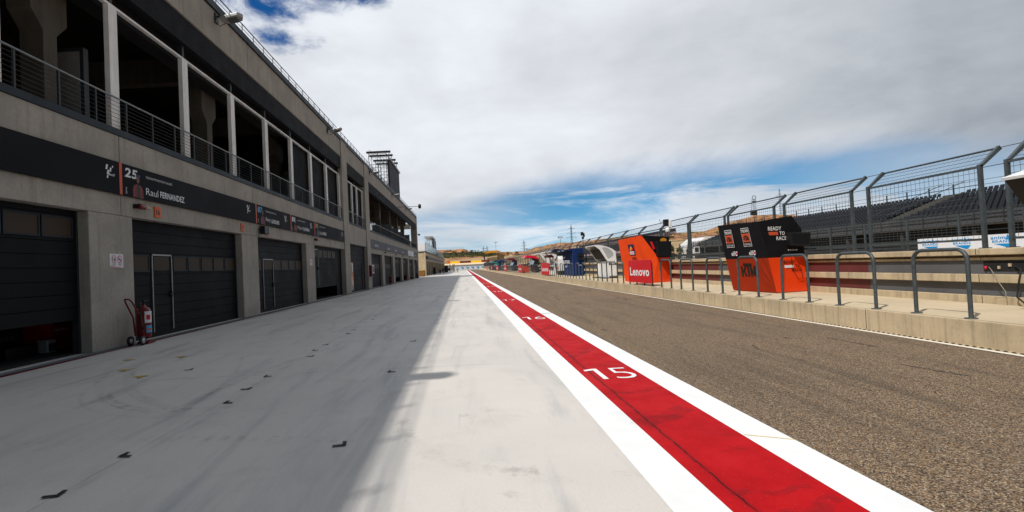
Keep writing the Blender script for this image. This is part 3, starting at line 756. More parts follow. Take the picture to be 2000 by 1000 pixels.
for k, (a, c, s_, w_) in enumerate(fb):
    t = thing('garage_banner', ['slate grey banner just past the second tall column', 'short grey banner, second past the tall columns', 'grey banner, third past the tall columns', 'long grey banner before the white one', 'white banner among the grey ones near the far end', 'last grey banner at the far end of the building'][k], 'banner', (XB, a, 3.4), 'name banners over the garage doors')
    MB().box(FX + .002, XB, a, c, 3.40, 4.12).build('board', 'print_white' if w_ else 'banner_slate', t)
    lettering('small_lettering', t, s_, (XB, a + (c - a) * .25, 3.55), (0, 1, 0), (0, 0, 1), 1.6, .2, 'print_blue' if w_ else 'print_white', .02)

# ---- small things on the facade
def number_board(y_, s, label, z_=3.02):
    t = thing('bay_number_board', label, 'number board', (FX, y_, z_), 'orange bay number boards')
    MB().box(FX + .002, FX + .03, y_, y_ + .25, z_, z_ + .27).build('plate', 'board_orange', t, bevel=.004)
    lettering('number', t, s, (FX + .03, y_ + .05, z_ + .06), (0, 1, 0), (0, 0, 1), .15, .15, 'print_black', .02)
number_board(12.8, '16', 'orange plate numbered 16 over the second roller door')
number_board(17.78, '17', 'small orange plate over the pier right of the door numbered 16')
number_board(20.0, '17', 'orange plate over the third roller door')
def beacon(y_, label, z_=3.2):
    t = thing('warning_beacon', label, 'warning light', (FX, y_, z_), 'warning beacons over the doors')
    MB().lathe((FX + .1, y_, z_), [(.06, 0), (.065, .03), (.065, .2), (.05, .22)], 12, 0, 1).build('red_lens', 'ext_red', t)
    MB().lathe((FX + .1, y_ + .222, z_), [(.05, 0), (.055, .05), (.05, .12), (.028, .16), (.026, .24), (.01, .25)], 14, 0, 1).build('pale_lens', 'kerb_concrete', t)
    MB().box(FX + .002, FX + .07, y_ - .06, y_ + .02, z_ - .05, z_ + .05).build('bracket', 'black_plastic', t)
beacon(12.05, 'red and cream warning beacon left of the plate numbered 16'); beacon(26.6, 'red warning beacon over the raised door with the motorcycle')
for k, y_ in enumerate((50.2, 57.8, 64.6, 72.4)):
    t = beacon(y_, 'small beacon over the far doors, ' + ['first', 'second', 'third', 'fourth'][k] + ' beyond the stairwell')
t = thing('loudspeaker', 'black box loudspeaker under the banner with the light blue 87', 'loudspeaker', (FX, 19.35, 3.1))
MB().box(FX + .06, FX + .26, 19.3, 19.75, 3.02, 3.32).build('cabinet', 'black_plastic', t, bevel=.02); MB().box(FX + .002, FX + .06, 19.45, 19.55, 3.1, 3.2).build('bracket', 'rail_dark', t)
def notice(y_, z_, label, w=.44, h=.31):
    t = thing('rules_notice', label, 'sign', (FX, y_, z_), 'white rules notices on the piers')
    MB().box(FX + .002, FX + .012, y_, y_ + w, z_, z_ + h).build('plate', 'print_white', t)
    b = MB()
    for cx_ in (.13, .32): ellipse(b, (FX + .012, y_ + cx_, z_ + .19), (0, 1, 0), (0, 0, 1), .075, .085, 0, .002, 24, .82)
    b.add([(FX + .0145, y_ + .26, z_ + .24), (FX + .0145, y_ + .275, z_ + .255), (FX + .0145, y_ + .385, z_ + .14), (FX + .0145, y_ + .37, z_ + .125)], [(0, 1, 2, 3)], 0)
    b.add([(FX + .0145, y_ + .01, z_ + .01), (FX + .0145, y_ + .43, z_ + .01), (FX + .0145, y_ + .01, z_ + .035)], [(0, 1, 2)], 0)
    b.build('ring_marks', 'print_red', t, recalc=False)
    b = MB(); text_into(b, '16', (FX + .012, y_ + .085, z_ + .15), (0, 1, 0), (0, 0, 1), .09, .08, 0, .02); text_into(b, 'PROHIBIDO', (FX + .012, y_ + .06, z_ + .075), (0, 1, 0), (0, 0, 1), .13, .018); text_into(b, 'MENORES', (FX + .012, y_ + .07, z_ + .05), (0, 1, 0), (0, 0, 1), .11, .018)
    text_into(b, 'PROHIBIDO', (FX + .012, y_ + .26, z_ + .075), (0, 1, 0), (0, 0, 1), .13, .018); text_into(b, 'FUMAR', (FX + .012, y_ + .28, z_ + .05), (0, 1, 0), (0, 0, 1), .09, .018); b.box(FX + .012, FX + .0145, y_ + .275, y_ + .36, z_ + .175, z_ + .19)
    b.build('lettering', 'print_black', t, recalc=False)
notice(11.13, 1.75, 'white notice with two red rings on the nearest pier'); notice(25.6, 1.85, 'white notice with two rings on the pier by the raised door')
t = thing('fire_hose_cabinet', 'red and white fire hose cabinet on the second tall column', 'fire cabinet', (FX, 41.4, 1.2))
MB().box(FX + .06, FX + .26, 41.3, 41.6, 1.0, 1.9).build('side', 'maroon', t); b = MB().box(FX + .06, FX + .28, 41.62, 42.35, 1.25, 1.95); b.build('case', 'print_white', t); MB().box(FX + .28, FX + .29, 41.75, 42.2, 1.35, 1.85).build('window', 'dark_glass', t)
# floodlights on the roof edge
def floodlight(y_, label):
    t = thing('floodlight', label, 'floodlight', (FX, y_, 9.45), 'floodlights on the roof edge')
    X0 = FX
    b = MB(); b.tube([(X0, y_, 9.9), (X0 + .12, y_, 9.94), (X0 + .25, y_, 9.84)], .035, 8); b.box(X0 + .002, X0 + .05, y_ - .1, y_ + .1, 9.72, 10.02); b.tube([(X0 + .1, y_ - .05, 9.94), (X0 + .05, y_ - .2, 9.64), (X0 + .2, y_ - .15, 9.54), (X0 + .35, y_ - .02, 9.69)], .012, 6); b.build('arm', 'rail_dark', t)
    b = MB(); b.prism([(X0 + .2, y_ - .17, 9.74), (X0 + .2, y_ + .17, 9.74), (X0 + .80, y_ + .2, 9.84), (X0 + .90, y_, 9.85), (X0 + .80, y_ - .2, 9.84)], (0, 0, .13)); b.build('housing', 'steel_light', t, bevel=.03)
    b = MB(); b.prism([(X0 + .45, y_ - .12, 9.73), (X0 + .45, y_ + .12, 9.73), (X0 + .74, y_ + .13, 9.78), (X0 + .74, y_ - .13, 9.78)], (0, 0, .05)); b.build('lens', 'wall_grey', t)
for k, y_ in enumerate((16.5, 30.1, 43.6, 57.2, 71.)): floodlight(y_, 'grey floodlight on the roof edge, ' + ['nearest to the camera', 'second along the building', 'third, below the scaffold', 'fourth, below the big screen', 'last, near the far end'][k])
floodlight(1.3, 'grey floodlight on the roof edge above the left edge of the photo')
t = thing('boom_camera', 'thin horizontal boom with a round black sensor over the pit lane', 'camera boom', (FX, 62, 9.2))
MB().tube([(FX, 62, 9.05), (-5.1, 62, 9.05)], .03, 6).build('boom', 'rail_dark', t); MB().lathe((-5.02, 62, 9.05), [(.02, -.3), (.16, -.22), (.19, 0), (.16, .2), (.03, .28)], 14).build('sensor', 'black_plastic', t)
t = thing('wall_camera', 'small dark camera on the far corner column', 'camera', (FX, 84, 7.2))
MB().tube([(FX + .06, 84, 7.2), (-7.2, 84, 7.2)], .03, 6).build('arm', 'rail_dark', t); MB().lathe((-7.1, 84, 7.05), [(.05, -.15), (.17, -.05), (.17, .12), (.04, .2)], 12).build('dome', 'black_plastic', t)

# ---- big screen on its scaffold, on the roof
t = thing('screen_scaffold', 'lattice scaffold on the roof carrying four dark beams', 'scaffold', (-10.8, 73, 10.3))
b = MB()
YS = [68.6, 70.8, 73.9, 76.5, 79.0]
for y_ in YS:
    for x_ in (-12.1, -10.9, -9.75):
        b.tube([(x_, y_, 10.2), (x_, y_, 17.6)], .035, 5)
        for z_ in (11.2, 12.8, 14.4, 16.0, 17.2): pass
    for z_ in (11.3, 12.8, 14.3, 15.8, 17.2):
        b.tube([(-12.1, y_, z_), (-9.75, y_, z_)], .025, 4)
    for i, z_ in enumerate((10.3, 11.8, 13.3, 14.8, 16.3)):
        xa, xb = (-12.1, -9.75) if i % 2 else (-9.75, -12.1)
        b.tube([(xa, y_, z_), (xb, y_, z_ + 1.5)], .02, 4)
for x_ in (-12.1, -9.75):
    for z_ in (11.3, 12.8, 14.3, 15.8, 17.2): b.tube([(x_, YS[0], z_), (x_, YS[-1], z_)], .025, 4)
    for a_, c_ in zip(YS, YS[1:]):
        for i, z_ in enumerate((11.3, 12.8, 14.3, 15.8)): b.tube([(x_, a_ if i % 2 else c_, z_), (x_, c_ if i % 2 else a_, z_ + 1.5)], .018, 4)
for x_, z0 in ((-12.1, 17.2), (-12.1, 15.8)): b.tube([(x_, 68.6, z0), (-11.8, 62.5, 10.3)], .02, 4)
b.build('lattice', 'galv', t)
for y_ in (68.6, 70.8, 73.9, 76.3): MB().box(-12.4, -9.15, y_ - .12, y_ + .12, 17.3, 17.55).build('beam', 'black_plastic', t)
b = MB()
for y_ in (68.6, 70.8, 73.9, 76.3): b.tube([(-9.35, y_, 17.3), (-9.35, y_, 16.4)], .04, 4)
b.box(-9.5, -9.2, 68.5, 79.2, 16.35, 16.6); b.build('truss', 'galv_light', t)
t = thing('video_screen', 'tall black video screen seen edge on above the roof', 'screen', (-9.4, 73, 11))
b = MB()
for i in range(6):
    for j in range(8): b.box(-9.50, -9.36, 68.5 + j * 1.32, 69.805 + j * 1.32, 11.2 + i * .85, 12.04 + i * .85)
mat('screen_black', rgb(10, 10, 12), .6, .2, 2., spec=.15); b.build('screen_panels', 'screen_black', t); MB().box(-9.62, -9.5, 68.5, 79, 11.2, 16.3).build('back_frame', 'dark_void', t)

# ---- extinguisher trolley
def fire_trolley(x_, y_, label, small=False):
    t = thing('fire_extinguisher', label, 'fire extinguisher', (x_, y_, 0), 'wheeled fire extinguishers by the doors')
    MB().lathe((x_, y_, .12), [(.05, 0), (.145, .03), (.155, .1), (.155, .58), (.13, .68), (.05, .73), (.03, .78)], 20).build('tank', 'ext_red', t)
    b = MB(); b.tube([(x_ + .08, y_ - .16, .2), (x_ + .08, y_ - .22, .6), (x_ + .08, y_ - .52, .98), (x_ + .05, y_ - .56, 1.04), (x_ - .05, y_ - .56, 1.05), (x_ - .1, y_ - .48, 1.0), (x_ - .1, y_ - .22, .62), (x_ - .1, y_ - .16, .2)], .018, 8); b.box(x_ - .1, x_ + .14, y_ - .1, y_ + .2, .015, .06); b.build('frame', 'ext_red', t)
    for s in (-.17, .17):
        w = MB(); w.lathe((x_ + s * .8 - .025, y_ - .28, .105), [(.07, 0), (.105, .005), (.105, .04), (.07, .045)], 20, 0, 0)
        w.build('wheel', 'rubber', t); w2 = MB(); w2.lathe((x_ + s * .8 - .03, y_ - .28, .105), [(.02, 0), (.06, .004), (.06, .05), (.02, .054)], 12, 0, 0); w2.build('hub', 'steel_light', t)
    if not small:
        MB().tube([(x_, y_ - .05, .92), (x_ + .05, y_ - .2, .95), (x_ + .14, y_ - .33, .8), (x_ + .14, y_ - .36, .5), (x_ + .12, y_ - .22, .35)], .016, 8).build('hose', 'rubber', t)
        b = MB(); b.lathe((x_, y_, .9), [(.03, 0), (.035, .08), (.02, .1)], 10); b.tube([(x_ - .02, y_ - .02, .96), (x_ + .02, y_ + .16, .98)], .012, 6); b.build('valve', 'black_plastic', t)
        def lab(a0, a1, z0, z1, mt, nm, dr):
            b = MB(); n = 8
            for i in range(n):
                p = [R(a0 + (a1 - a0) * (i + j) / n) for j in (0, 1)]
                b.quad(*[(x_ + (.157 + dr) * math.cos(q), y_ + (.157 + dr) * math.sin(q), z) for q, z in ((p[0], z0), (p[1], z0), (p[1], z1), (p[0], z1))])
            b.build(nm, mt, t, recalc=False)
        lab(-52, 18, .48, .74, 'print_white', 'label', 0); lab(-40, -5, .55, .66, 'print_red', 'label_mark', .002); lab(-42, 15, .26, .42, 'print_blue', 'label', 0); lab(-34, 5, .31, .35, 'print_orange', 'label_mark', .002)
    return t
fire_trolley(-7.36, 11.72, 'red wheeled fire extinguisher beside the nearest pier')
for k, (y_, l_) in enumerate(((51.6, 'first of the far doors past the stairwell'), (65.6, 'middle of the far doors'), (81.2, 'last far door'))):
    fire_trolley(-7.42, y_, 'small red fire extinguisher trolley at the ' + l_, True)
# ---- things inside the raised garages
t = thing('tool_cabinet', 'red cabinet with white lettering inside the nearest garage', 'cabinet', (-10.2, 11, 0))
MB().box(-9.7, -9.0, 11.1, 11.95, 0, 1.3).build('body', 'cab_red', t, bevel=.02)
bx('side_panel', -9.0, -8.995, 11.2, 11.7, .56, .9, 'navy', t)
lettering('lettering', t, 'PRAMAC', (-8.998, 11.2, .42), (0, 1, 0), (0, 0, 1), .42, .06, 'print_white', .01)
t = thing('tool_chest', 'dark tool chest at the left edge inside the nearest garage', 'tool chest', (-9.5, 8.4, 0))
MB().box(-10.2, -9.5, 9.9, 11.0, .1, .6).build('body', 'black_plastic', t, bevel=.02); lettering('lettering', t, 'Beta', (-9.498, 10.2, .3), (0, 1, 0), (0, 0, 1), .6, .16, 'wall_grey', .02)
t = thing('equipment_case', 'small grey metal case on the floor of the nearest garage', 'case', (-8.9, 8.8, 0))
MB().box(-8.9, -8.68, 10.62, 10.86, .02, .30).build('body', 'steel_light', t, bevel=.02); MB().box(-8.68, -8.67, 10.65, 10.83, .06, .22).build('front_grille', 'rail_dark', t)
t = thing('equipment_case', 'low black case beside the grey metal case', 'case', (-8.9, 8, 0)); MB().box(-9.1, -8.8, 9.8, 10.5, .02, .25).build('body', 'black_plastic', t, bevel=.02)
t = thing('tool_cabinet', 'bright red cabinet beside the motorcycle under the raised door', 'cabinet', (-9.6, 31, 0)); MB().box(-10.2, -9.3, 30.9, 32.2, 0, 1.2).build('body', 'cab_red', t, bevel=.02)
MB().box(-9.298, -9.29, 31.0, 32.1, .5, .53).build('drawer_line', 'black_plastic', t)
def motorcycle(x_, y_, label, mt, rot=0):
    t = thing('motorcycle', label, 'motorcycle', (x_, y_, 0), None)
    for q in (-.7, .7):
        w = MB(); w.lathe((x_ - .06, y_ + q, .31), [(.2, .02), (.31, 0), (.31, .12), (.2, .1)], 20, 0, 0); o_ = w.build('wheel', 'rubber', t)
        MB().lathe((x_ - .03, y_ + q, .31), [(.03, -.02), (.19, 0), (.19, .06), (.03, .08)], 14, 0, 0).build('rim', 'steel_light', o_)
    b = MB(); b.prism([(x_ - .14, y_ - .55, .55), (x_ - .14, y_ - .2, .25), (x_ - .14, y_ + .35, .2), (x_ - .14, y_ + .85, .6), (x_ - .14, y_ + .75, 1.0), (x_ - .14, y_ + .45, 1.1), (x_ - .14, y_ + .3, .92), (x_ - .14, y_ - .2, .78), (x_ - .14, y_ - .85, 1.0), (x_ - .14, y_ - .9, .9)], (.28, 0, 0)); b.build('fairing', mt, t, bevel=.05)
    MB().box(x_ - .1, x_ + .1, y_ - .6, y_ - .15, .86, .93).build('saddle', 'black_plastic', t, bevel=.02)
    MB().tube([(x_ - .32, y_ + .4, .98), (x_, y_ + .5, 1.0), (x_ + .32, y_ + .4, .98)], .02, 6).build('handlebar', 'rubber', t)
    MB().tube([(x_ + .1, y_ + .7, .31), (x_ + .08, y_ + .5, .95)], .03, 6).build('fork', 'steel_light', t)
    t.rotation_euler = (0, 0, rot); return t
motorcycle(-9.0, 28.4, 'red and white motorcycle parked under the raised roller door', 'cab_red', R(60))
t = thing('equipment_case', 'small grey box beside the motorcycle under the raised door', 'case', (-9, 30, 0)); MB().box(-9.1, -8.8, 29.7, 30.1, .01, .42).build('body', 'steel_light', t, bevel=.02); MB().box(-8.8, -8.79, 29.75, 30.05, .1, .3).build('front_panel', 'rail_dark', t)

# ================================================================== SECOND PIT BUILDING
B2 = thing('pit_building', 'lower pit building further on with glass balustrade on its roof terrace', 'building', (-7.9, 107, 0))
bx('ground_floor', -20, -8.3, 107, 215, 0, 4.9, KERB, B2)
bx('end_wall', -20, -7.9, 106.8, 107, 0, 4.9, KERB, B2)
bx('end_wall_buttress', -8.1, -7.85, 106.2, 106.8, 0, 4.9, KERB, B2)
bx('upper_box', -12, -7.95, 107, 108.6, 5.12, 6.8, 'tent_white', B2)
bx('upper_storey', -20, -11, 109, 212, 5.12, 7.0, 'tent_white', B2)
bx('roof_edge', -20.2, -7.75, 106.7, 215, 4.903, 5.12, 'coping_metal', B2)
y_ = 107.
k = 0
while y_ < 213:
    bx('pier', -8.3, -7.85, y_, y_ + 1.2, 0, 3.1, KERB, B2)
    bx('garage_door', -8.29, -8.15, y_ + 1.25, y_ + 6.2, 0, 3.0, 'dark_void', B2); y_ += 6.25; k += 1
bx('lintel', -8.3, -7.87, 107, 213.2, 3.103, 3.45, KERB, B2)
bx('banner_band', -8.3, -7.83, 112, 200, 3.453, 4.2, 'banner_slate', B2)
bx('wall_band', -8.3, -7.87, 107, 213.2, 4.203, 4.9, KERB, B2)
b = MB(); b.box(-7.96, -7.93, 108.7, 205, 5.15, 6.95); part('balustrade', b, 'balustrade_glass', B2)
b = MB()
for i in range(39): b.box(-7.99, -7.91, 108.7 + i * 2.5, 108.78 + i * 2.5, 5.12, 7.0)
b.box(-7.99, -7.91, 108.6, 205, 7.0, 7.06); part('balustrade_frame', b, 'steel_light', B2)
t = thing('screen_scaffold', 'distant small scaffold with a flat roof on the second building', 'scaffold', (-10, 150, 5))
ya, yb = 148., 162.
b = MB()
for y_ in (ya, (ya + yb) / 2, yb):
    for x_ in (-10.6, -8.9): b.tube([(x_, y_, 5), (x_, y_, 10.4)], .08, 5)
    b.tube([(-10.6, y_, 5.2), (-8.9, y_, 10.2)], .05, 4)
for x_ in (-10.6, -8.9):
    b.tube([(x_, ya, 7.5), (x_, yb, 7.5)], .05, 4); b.tube([(x_, ya, 5.2), (x_, yb, 10.2)], .05, 4)
b.build('lattice', 'galv_light', t); MB().box(-11, -8.6, ya - .5, yb + .5, 10.4, 10.8).build('deck', 'steel_light', t)
t = thing('video_screen', 'distant black screen at the edge of the small scaffold', 'screen', (-8.4, 155, 5.2)); MB().box(-8.7, -8.45, 148.5, 162, 5.4, 10.0).build('screen_panel', 'black_plastic', t); MB().box(-8.8, -8.7, 148.5, 162, 5.4, 10.0).build('back_frame', 'rail_dark', t)
t = thing('skip_container', 'amber brown open container at the near corner of the second building', 'container', (-8.2, 99, 0))
MB().box(-9.1, -7.6, 98.2, 100.5, .02, 1.15).build('body', 'bin_brown', t, bevel=.04); b = MB(); b.box(-9.15, -7.55, 98.15, 98.25, 1.15, 1.28); b.box(-9.15, -7.55, 100.45, 100.55, 1.15, 1.28); b.box(-7.65, -7.55, 98.25, 100.45, 1.15, 1.28); b.build('rim', 'bin_rim', t); MB().box(-7.9, -7.598, 98.6, 99.2, .3, 1.1).build('side_panel', 'amber', t)
motorcycle(-6.7, 144, 'blue motorcycle in front of the second building', 'blue_cloth', R(12))
motorcycle(-5.9, 147, 'dark motorcycle just right of the blue one', 'navy', R(-10))
t = thing('equipment_trolley', 'tall black flight case behind the blue motorcycle', 'trolley', (-5.2, 151, 0)); MB().box(-5.7, -4.7, 151, 152, .15, 2.2).build('body', 'black_plastic', t, bevel=.03); b = MB(); [b.lathe((x_, y_, 0), [(.05, 0), (.07, .07), (.05, .15)], 8) for x_ in (-5.6, -4.8) for y_ in (151.1, 151.9)]; b.build('castors', 'rubber', t)
t = thing('equipment_trolley', 'small dark trolley against the doors of the second building', 'trolley', (-7.6, 132, 0)); MB().box(-7.75, -7.2, 131, 132.6, .1, 1.7).build('body', 'black_plastic', t, bevel=.03); MB().box(-7.7, -7.3, 131.2, 132.4, .02, .1).build('base', 'rubber', t)

# ---- the person walking away, far down the lane
def person(x_, y_, label):
    t = None
    vs = [(0, 0, .98), (0, 0, 1.15), (0, .0, 1.40), (0, 0, 1.50), (0, .01, 1.56),      # pelvis, waist, chest, neck
          (.10, 0, .93), (.11, .10, .50), (.11, .05, .08), (.11, .18, .03),
          (-.10, 0, .93), (-.11, -.02, .50), (-.11, -.22, .12), (-.11, -.10, .05),
          (.19, 0, 1.42), (.25, -.03, 1.15), (.25, .08, .92), (.25, .11, .82),
          (-.19, 0, 1.42), (-.25, .03, 1.15), (-.24, .10, .92), (-.24, .13, .82)]
    rad = [.15, .14, .17, .06, .055, .10, .07, .045, .035, .10, .07, .045, .035, .065, .045, .033, .03, .065, .045, .033, .03]
    ed = [(0, 1), (1, 2), (2, 3), (3, 4), (0, 5), (5, 6), (6, 7), (7, 8), (0, 9), (9, 10), (10, 11), (11, 12), (2, 13), (13, 14), (14, 15), (15, 16), (2, 17), (17, 18), (18, 19), (19, 20)]
    me = bpy.data.meshes.new('person'); me.from_pydata(vs, ed, []); me.update()
    o = bpy.data.objects.new('person', me); COL.objects.link(o); o.location = (x_, y_, 0)
    o.modifiers.new('skin', 'SKIN'); 
    for i, r_ in enumerate(rad): me.skin_vertices[0].data[i].radius = (r_, r_ * .8); 
    me.skin_vertices[0].data[0].use_root = True
    o.modifiers.new('sub', 'SUBSURF').levels = 1
    M, N, B, P = custom('person_clothes')
    tcn = N.new('ShaderNodeTexCoord').outputs['Object']; z = N.xyz(tcn)[2]
    c = N.mix(N.m('GREATER_THAN', z, .98), rgb(24, 24, 28), rgb(190, 190, 194)); c = N.mix(N.m('GREATER_THAN', z, 1.5), c, rgb(176, 122, 96))
    N.put(B.inputs['Base Color'], c); B.inputs['Roughness'].default_value = .8
    me.materials.append(M)
    tag(o, label, 'person')
    hd = MB(); hd.lathe((x_, y_ + .01, 1.54), [(.03, 0), (.07, .03), (.085, .10), (.085, .15), (.06, .21), (.02, .235)], 12)
    for s in (-.088, .088): hd.lathe((x_ + s, y_, 1.64), [(.005, -.03), (.018, 0), (.005, .03)], 6)
    hd.lathe((x_, y_ - .085, 1.63), [(.004, -.02), (.016, -.01), (.006, .03)], 6)
    hd.build('head', 'skin', o); hr = MB(); hr.lathe((x_, y_ + .02, 1.66), [(.088, 0), (.094, .05), (.07, .11), (.02, .13)], 12); hr.build('hair', 'hair', o)
    return o
person(-1.9, 147, 'person in a white top and black trousers walking far down the apron')

# ================================================================== PIT WALL (right)
PW = thing('pit_wall', 'long low concrete pit wall with grey and maroon recessed panels', 'wall', (XW, 10, ZK))
YW0, YW1 = -6., 236.
bx('cap', 8.87, 9.34, YW0, YW1, 1.19, 1.30, KERB, PW, bevel=.012)
bx('core', 9.06, 9.30, YW0, YW1, .2, 1.19, KERB, PW)
bx('upper_lip', 8.95, 9.05, YW0, YW1, 1.10, 1.145, KERB, PW)
bx('beam', 8.90, 9.05, YW0, YW1, .72, .86, KERB, PW, bevel=.01)
bx('base_beam', 8.93, 9.05, YW0, YW1, .34, .49, KERB, PW, bevel=.01)
yy = YW0; seq = [('wall_grey', 17.4), ('wall_maroon', 2.1), ('wall_grey', 4.6), ('wall_maroon', 5.), ('wall_grey', 7.), ('navy', 4.), ('wall_grey', 5.)]
k = 0
while yy < YW1:
    mt, L = seq[k % len(seq)] if k < 7 else (('wall_grey', 'wall_maroon', 'navy')[k % 3], 6.)
    y2 = min(yy + L, YW1)
    bx('upper_panel', 8.985, 9.055, yy + .004, y2 - .004, .862, 1.098, mt, PW); bx('lower_panel', 9.0, 9.055, yy + .004, y2 - .004, .492, .718, mt, PW)
    yy = y2; k += 1
# near-black plate painted as the shade inside the cable recess
b = MB(); b.box(8.972, 8.984, 7.7, 8.86, .92, 1.075); part('recess_shade_plate', b, 'dark_void', PW)
mat('stand_cable', rgb(142, 136, 122), .7, .1, 5.)
t = thing('cable_bundle', 'loose cables and plugs hanging from the recess in the pit wall', 'cables', (8.9, 8.5, .9))
b = MB(); b.tube([(8.95, 8.75, .98), (8.9, 8.66, .93), (8.88, 8.55, .75), (8.86, 8.42, .58), (8.8, 8.36, .5), (8.8, 8.5, .48)], .0055, 6); b.build('pale_cable', 'stand_cable', t)
b = MB(); b.tube([(8.96, 8.35, 1.0), (8.9, 8.2, .95), (8.86, 8.22, .7), (8.86, 8.25, .5), (8.8, 8.05, .38)], .013, 6); b.build('black_cable', 'rubber', t)
b = MB(); b.lathe((8.95, 8.80, .97), [(.012, -.03), (.022, 0), (.012, .03)], 8); b.build('red_plug', 'crimson', t); b = MB(); b.lathe((8.95, 8.15, 1.02), [(.015, -.03), (.025, 0), (.015, .03)], 8); b.build('blue_plug', 'blue_cloth', t)
b = MB(); b.box(8.95, 8.97, 8.4, 8.44, .99, 1.04); b.box(8.95, 8.97, 8.58, 8.61, .95, 1.0); b.build('sockets', 'kerb_concrete', t)

# ---- kerb hoops
def make_hoop():
    x_, y0, L, z1, r_ = 7.03, 7.16, .86, 1.325, .16
    t = thing('steel_hoop', 'x', 'hoop barrier', (x_, y0, ZK), 'steel hoops along the kerb')
    pts = [(x_, y0, ZK), (x_, y0, z1 - r_)] + [(x_, y0 + r_ - r_ * math.cos(a), z1 - r_ + r_ * math.sin(a)) for a in [R(15 * i) for i in range(1, 7)]] + \
          [(x_, y0 + L - r_ + r_ * math.sin(a), z1 - r_ + r_ * math.cos(a)) for a in [R(15 * i) for i in range(0, 7)]] + [(x_, y0 + L, ZK)]
    MB().tube(pts, .028, 10).build('tube', 'galv', t)
    for q in (y0, y0 + L): MB().lathe((x_, q, ZK + .003), [(.075, 0), (.075, .01), (.03, .012)], 12).build('foot_plate', 'galv', t)
    return t
hp = make_hoop()
HY = [7.16, 8.8, 10.5, 12.3, 14.0, 15.8, 17.45]
while HY[-1] < 140: HY.append(HY[-1] + 1.74)
ORD = 'first second third fourth fifth sixth seventh eighth ninth tenth eleventh twelfth thirteenth fourteenth fifteenth sixteenth seventeenth eighteenth nineteenth twentieth'.split() + ['twenty-' + q for q in 'first second third fourth fifth sixth seventh eighth ninth'.split()] + ['thirtieth']
ordn = ['nearest, at the right edge of the photo', 'second from the right', 'at the near edge of the two tone kiosk', 'before the middle of the two tone kiosk', 'just left of the two tone kiosk', 'sixth from the right', 'seventh from the right, right of the orange kiosk', 'eighth from the right, at the orange kiosk']
HOOPS = [hp]
for i, y_ in enumerate([5.5] + HY[1:]):
    if i == 0: continue
    c = copy_tree(hp); c.location.y = y_; HOOPS.append(c)
for i, o in enumerate(HOOPS):
    y_ = o.location.y
    if i < 8: o['label'] = 'grey steel tube hoop on the kerb, ' + ordn[i]
    else:
        z_ = 'under the red lettered board' if y_ < 21.7 else 'between the red board and the white kiosk' if y_ < 31 else 'in front of the white pod kiosk' if y_ < 37 else 'in front of the blue kiosk' if y_ < 42 else 'between the blue and the crimson kiosks' if i < 30 else 'in the crowded far row'
        o['label'] = ('thin grey steel hoop, %s from the right, ' % ORD[i] if i < 30 else 'thin grey steel hoop on the kerb ') + z_

# ---- debris fence
def make_fence(L=2.5):
    X = 9.17; t = thing('fence_panel', 'x', 'debris fence', (X, 9.0, 1.17), 'debris fence panels on the pit wall')
    b = MB(); w = .028
    for y_ in (9.0, 9.0 + L):
        b.box(X - w, X + w, y_ - w, y_ + w, 1.17, 2.78)
        b.prism([(X - w, y_ - w, 2.74), (X + w, y_ - w, 2.74), (X + .36 + w, y_ - w, 3.04), (X + .36 - w * .6, y_ - w, 3.10)], (0, 2 * w, 0))
        b.box(X - .06, X + .06, y_ - .06, y_ + .06, 1.302, 1.315)
    for (x_, z_) in ((X, 1.46), (X, 2.74)): b.box(x_ - .02, x_ + .02, 9.0 + w, 9.0 + L - w, z_ - .02, z_ + .02)
    b.tube([(X + .36, 9.03, 3.06), (X + .36, 8.97 + L, 3.06)], .02, 6)
    b.build('frame', 'galv', t)
    b = MB(); r_ = .0034; n = int(L / .10)
    for i in range(1, n):
        y_ = 9.0 + i * L / n
        b.add([(X, y_ - r_, 1.46), (X, y_ + r_, 1.46), (X, y_ + r_, 2.74), (X, y_ - r_, 2.74)], [(0, 1, 2, 3)]); b.add([(X, y_ - r_, 2.74), (X, y_ + r_, 2.74), (X + .36, y_ + r_, 3.06), (X + .36, y_ - r_, 3.06)], [(0, 1, 2, 3)])
        b.add([(X - r_, y_, 1.46), (X + r_, y_, 1.46), (X + r_, y_, 2.74), (X - r_, y_, 2.74)], [(0, 1, 2, 3)])
    for i in range(1, 12):
        z_ = 1.46 + i * .108; b.box(X - r_, X + r_, 9.0, 9.0 + L, z_ - r_, z_ + r_)
    for i in (1, 2, 3): b.box(X + .09 * i - r_, X + .09 * i + r_, 9.0, 9.0 + L, 2.74 + .08 * i - r_, 2.74 + .08 * i + r_)
    b.build('wire_mesh', 'galv', t)
    for x_, z_ in ((X + .34, 3.06), (X, 2.72)): MB().tube([(x_, 9.0 - .52, z_), (x_, 9.0, z_)], .006, 4).build('tie_cable', 'rail_dark', t)
    return t
fp = make_fence()
fy = [(9.0, 2.5), (6.05, 2.5), (12.0, 2.53), (15.0, 2.62)]
yy = 17.85
while yy < 232: fy.append((yy, 2.75)); yy += 2.93
fn = ['nearest full panel right of the black and orange kiosk', 'cut by the right edge of the photo', 'directly right above the black and orange kiosk', 'behind the black and orange kiosk', 'left of the black and orange kiosk', 'right of the orange kiosk', 'behind the orange kiosk']
for i, (y_, L) in enumerate(fy):
    t = fp if i == 0 else copy_tree(fp)
    t.location.y = y_; t.scale.y = L / 2.5
    t['label'] = ('grey debris fence panel, %s from the right, ' % ORD[i] if 6 < i < 30 else 'grey debris fence panel, ') + (fn[i] if i < len(fn) else 'between the orange and white kiosks' if y_ < 33 else 'behind the white and blue kiosks' if y_ < 45 else 'in the far run of the fence')

# ---- kiosks
XN, ZN = (0, -1, 0), (0, 0, 1)                       # lettering axes on faces that look at the lane
def quadmesh(mb, pts, fs, m=0, smooth=False): mb.add(pts, fs, m, smooth)
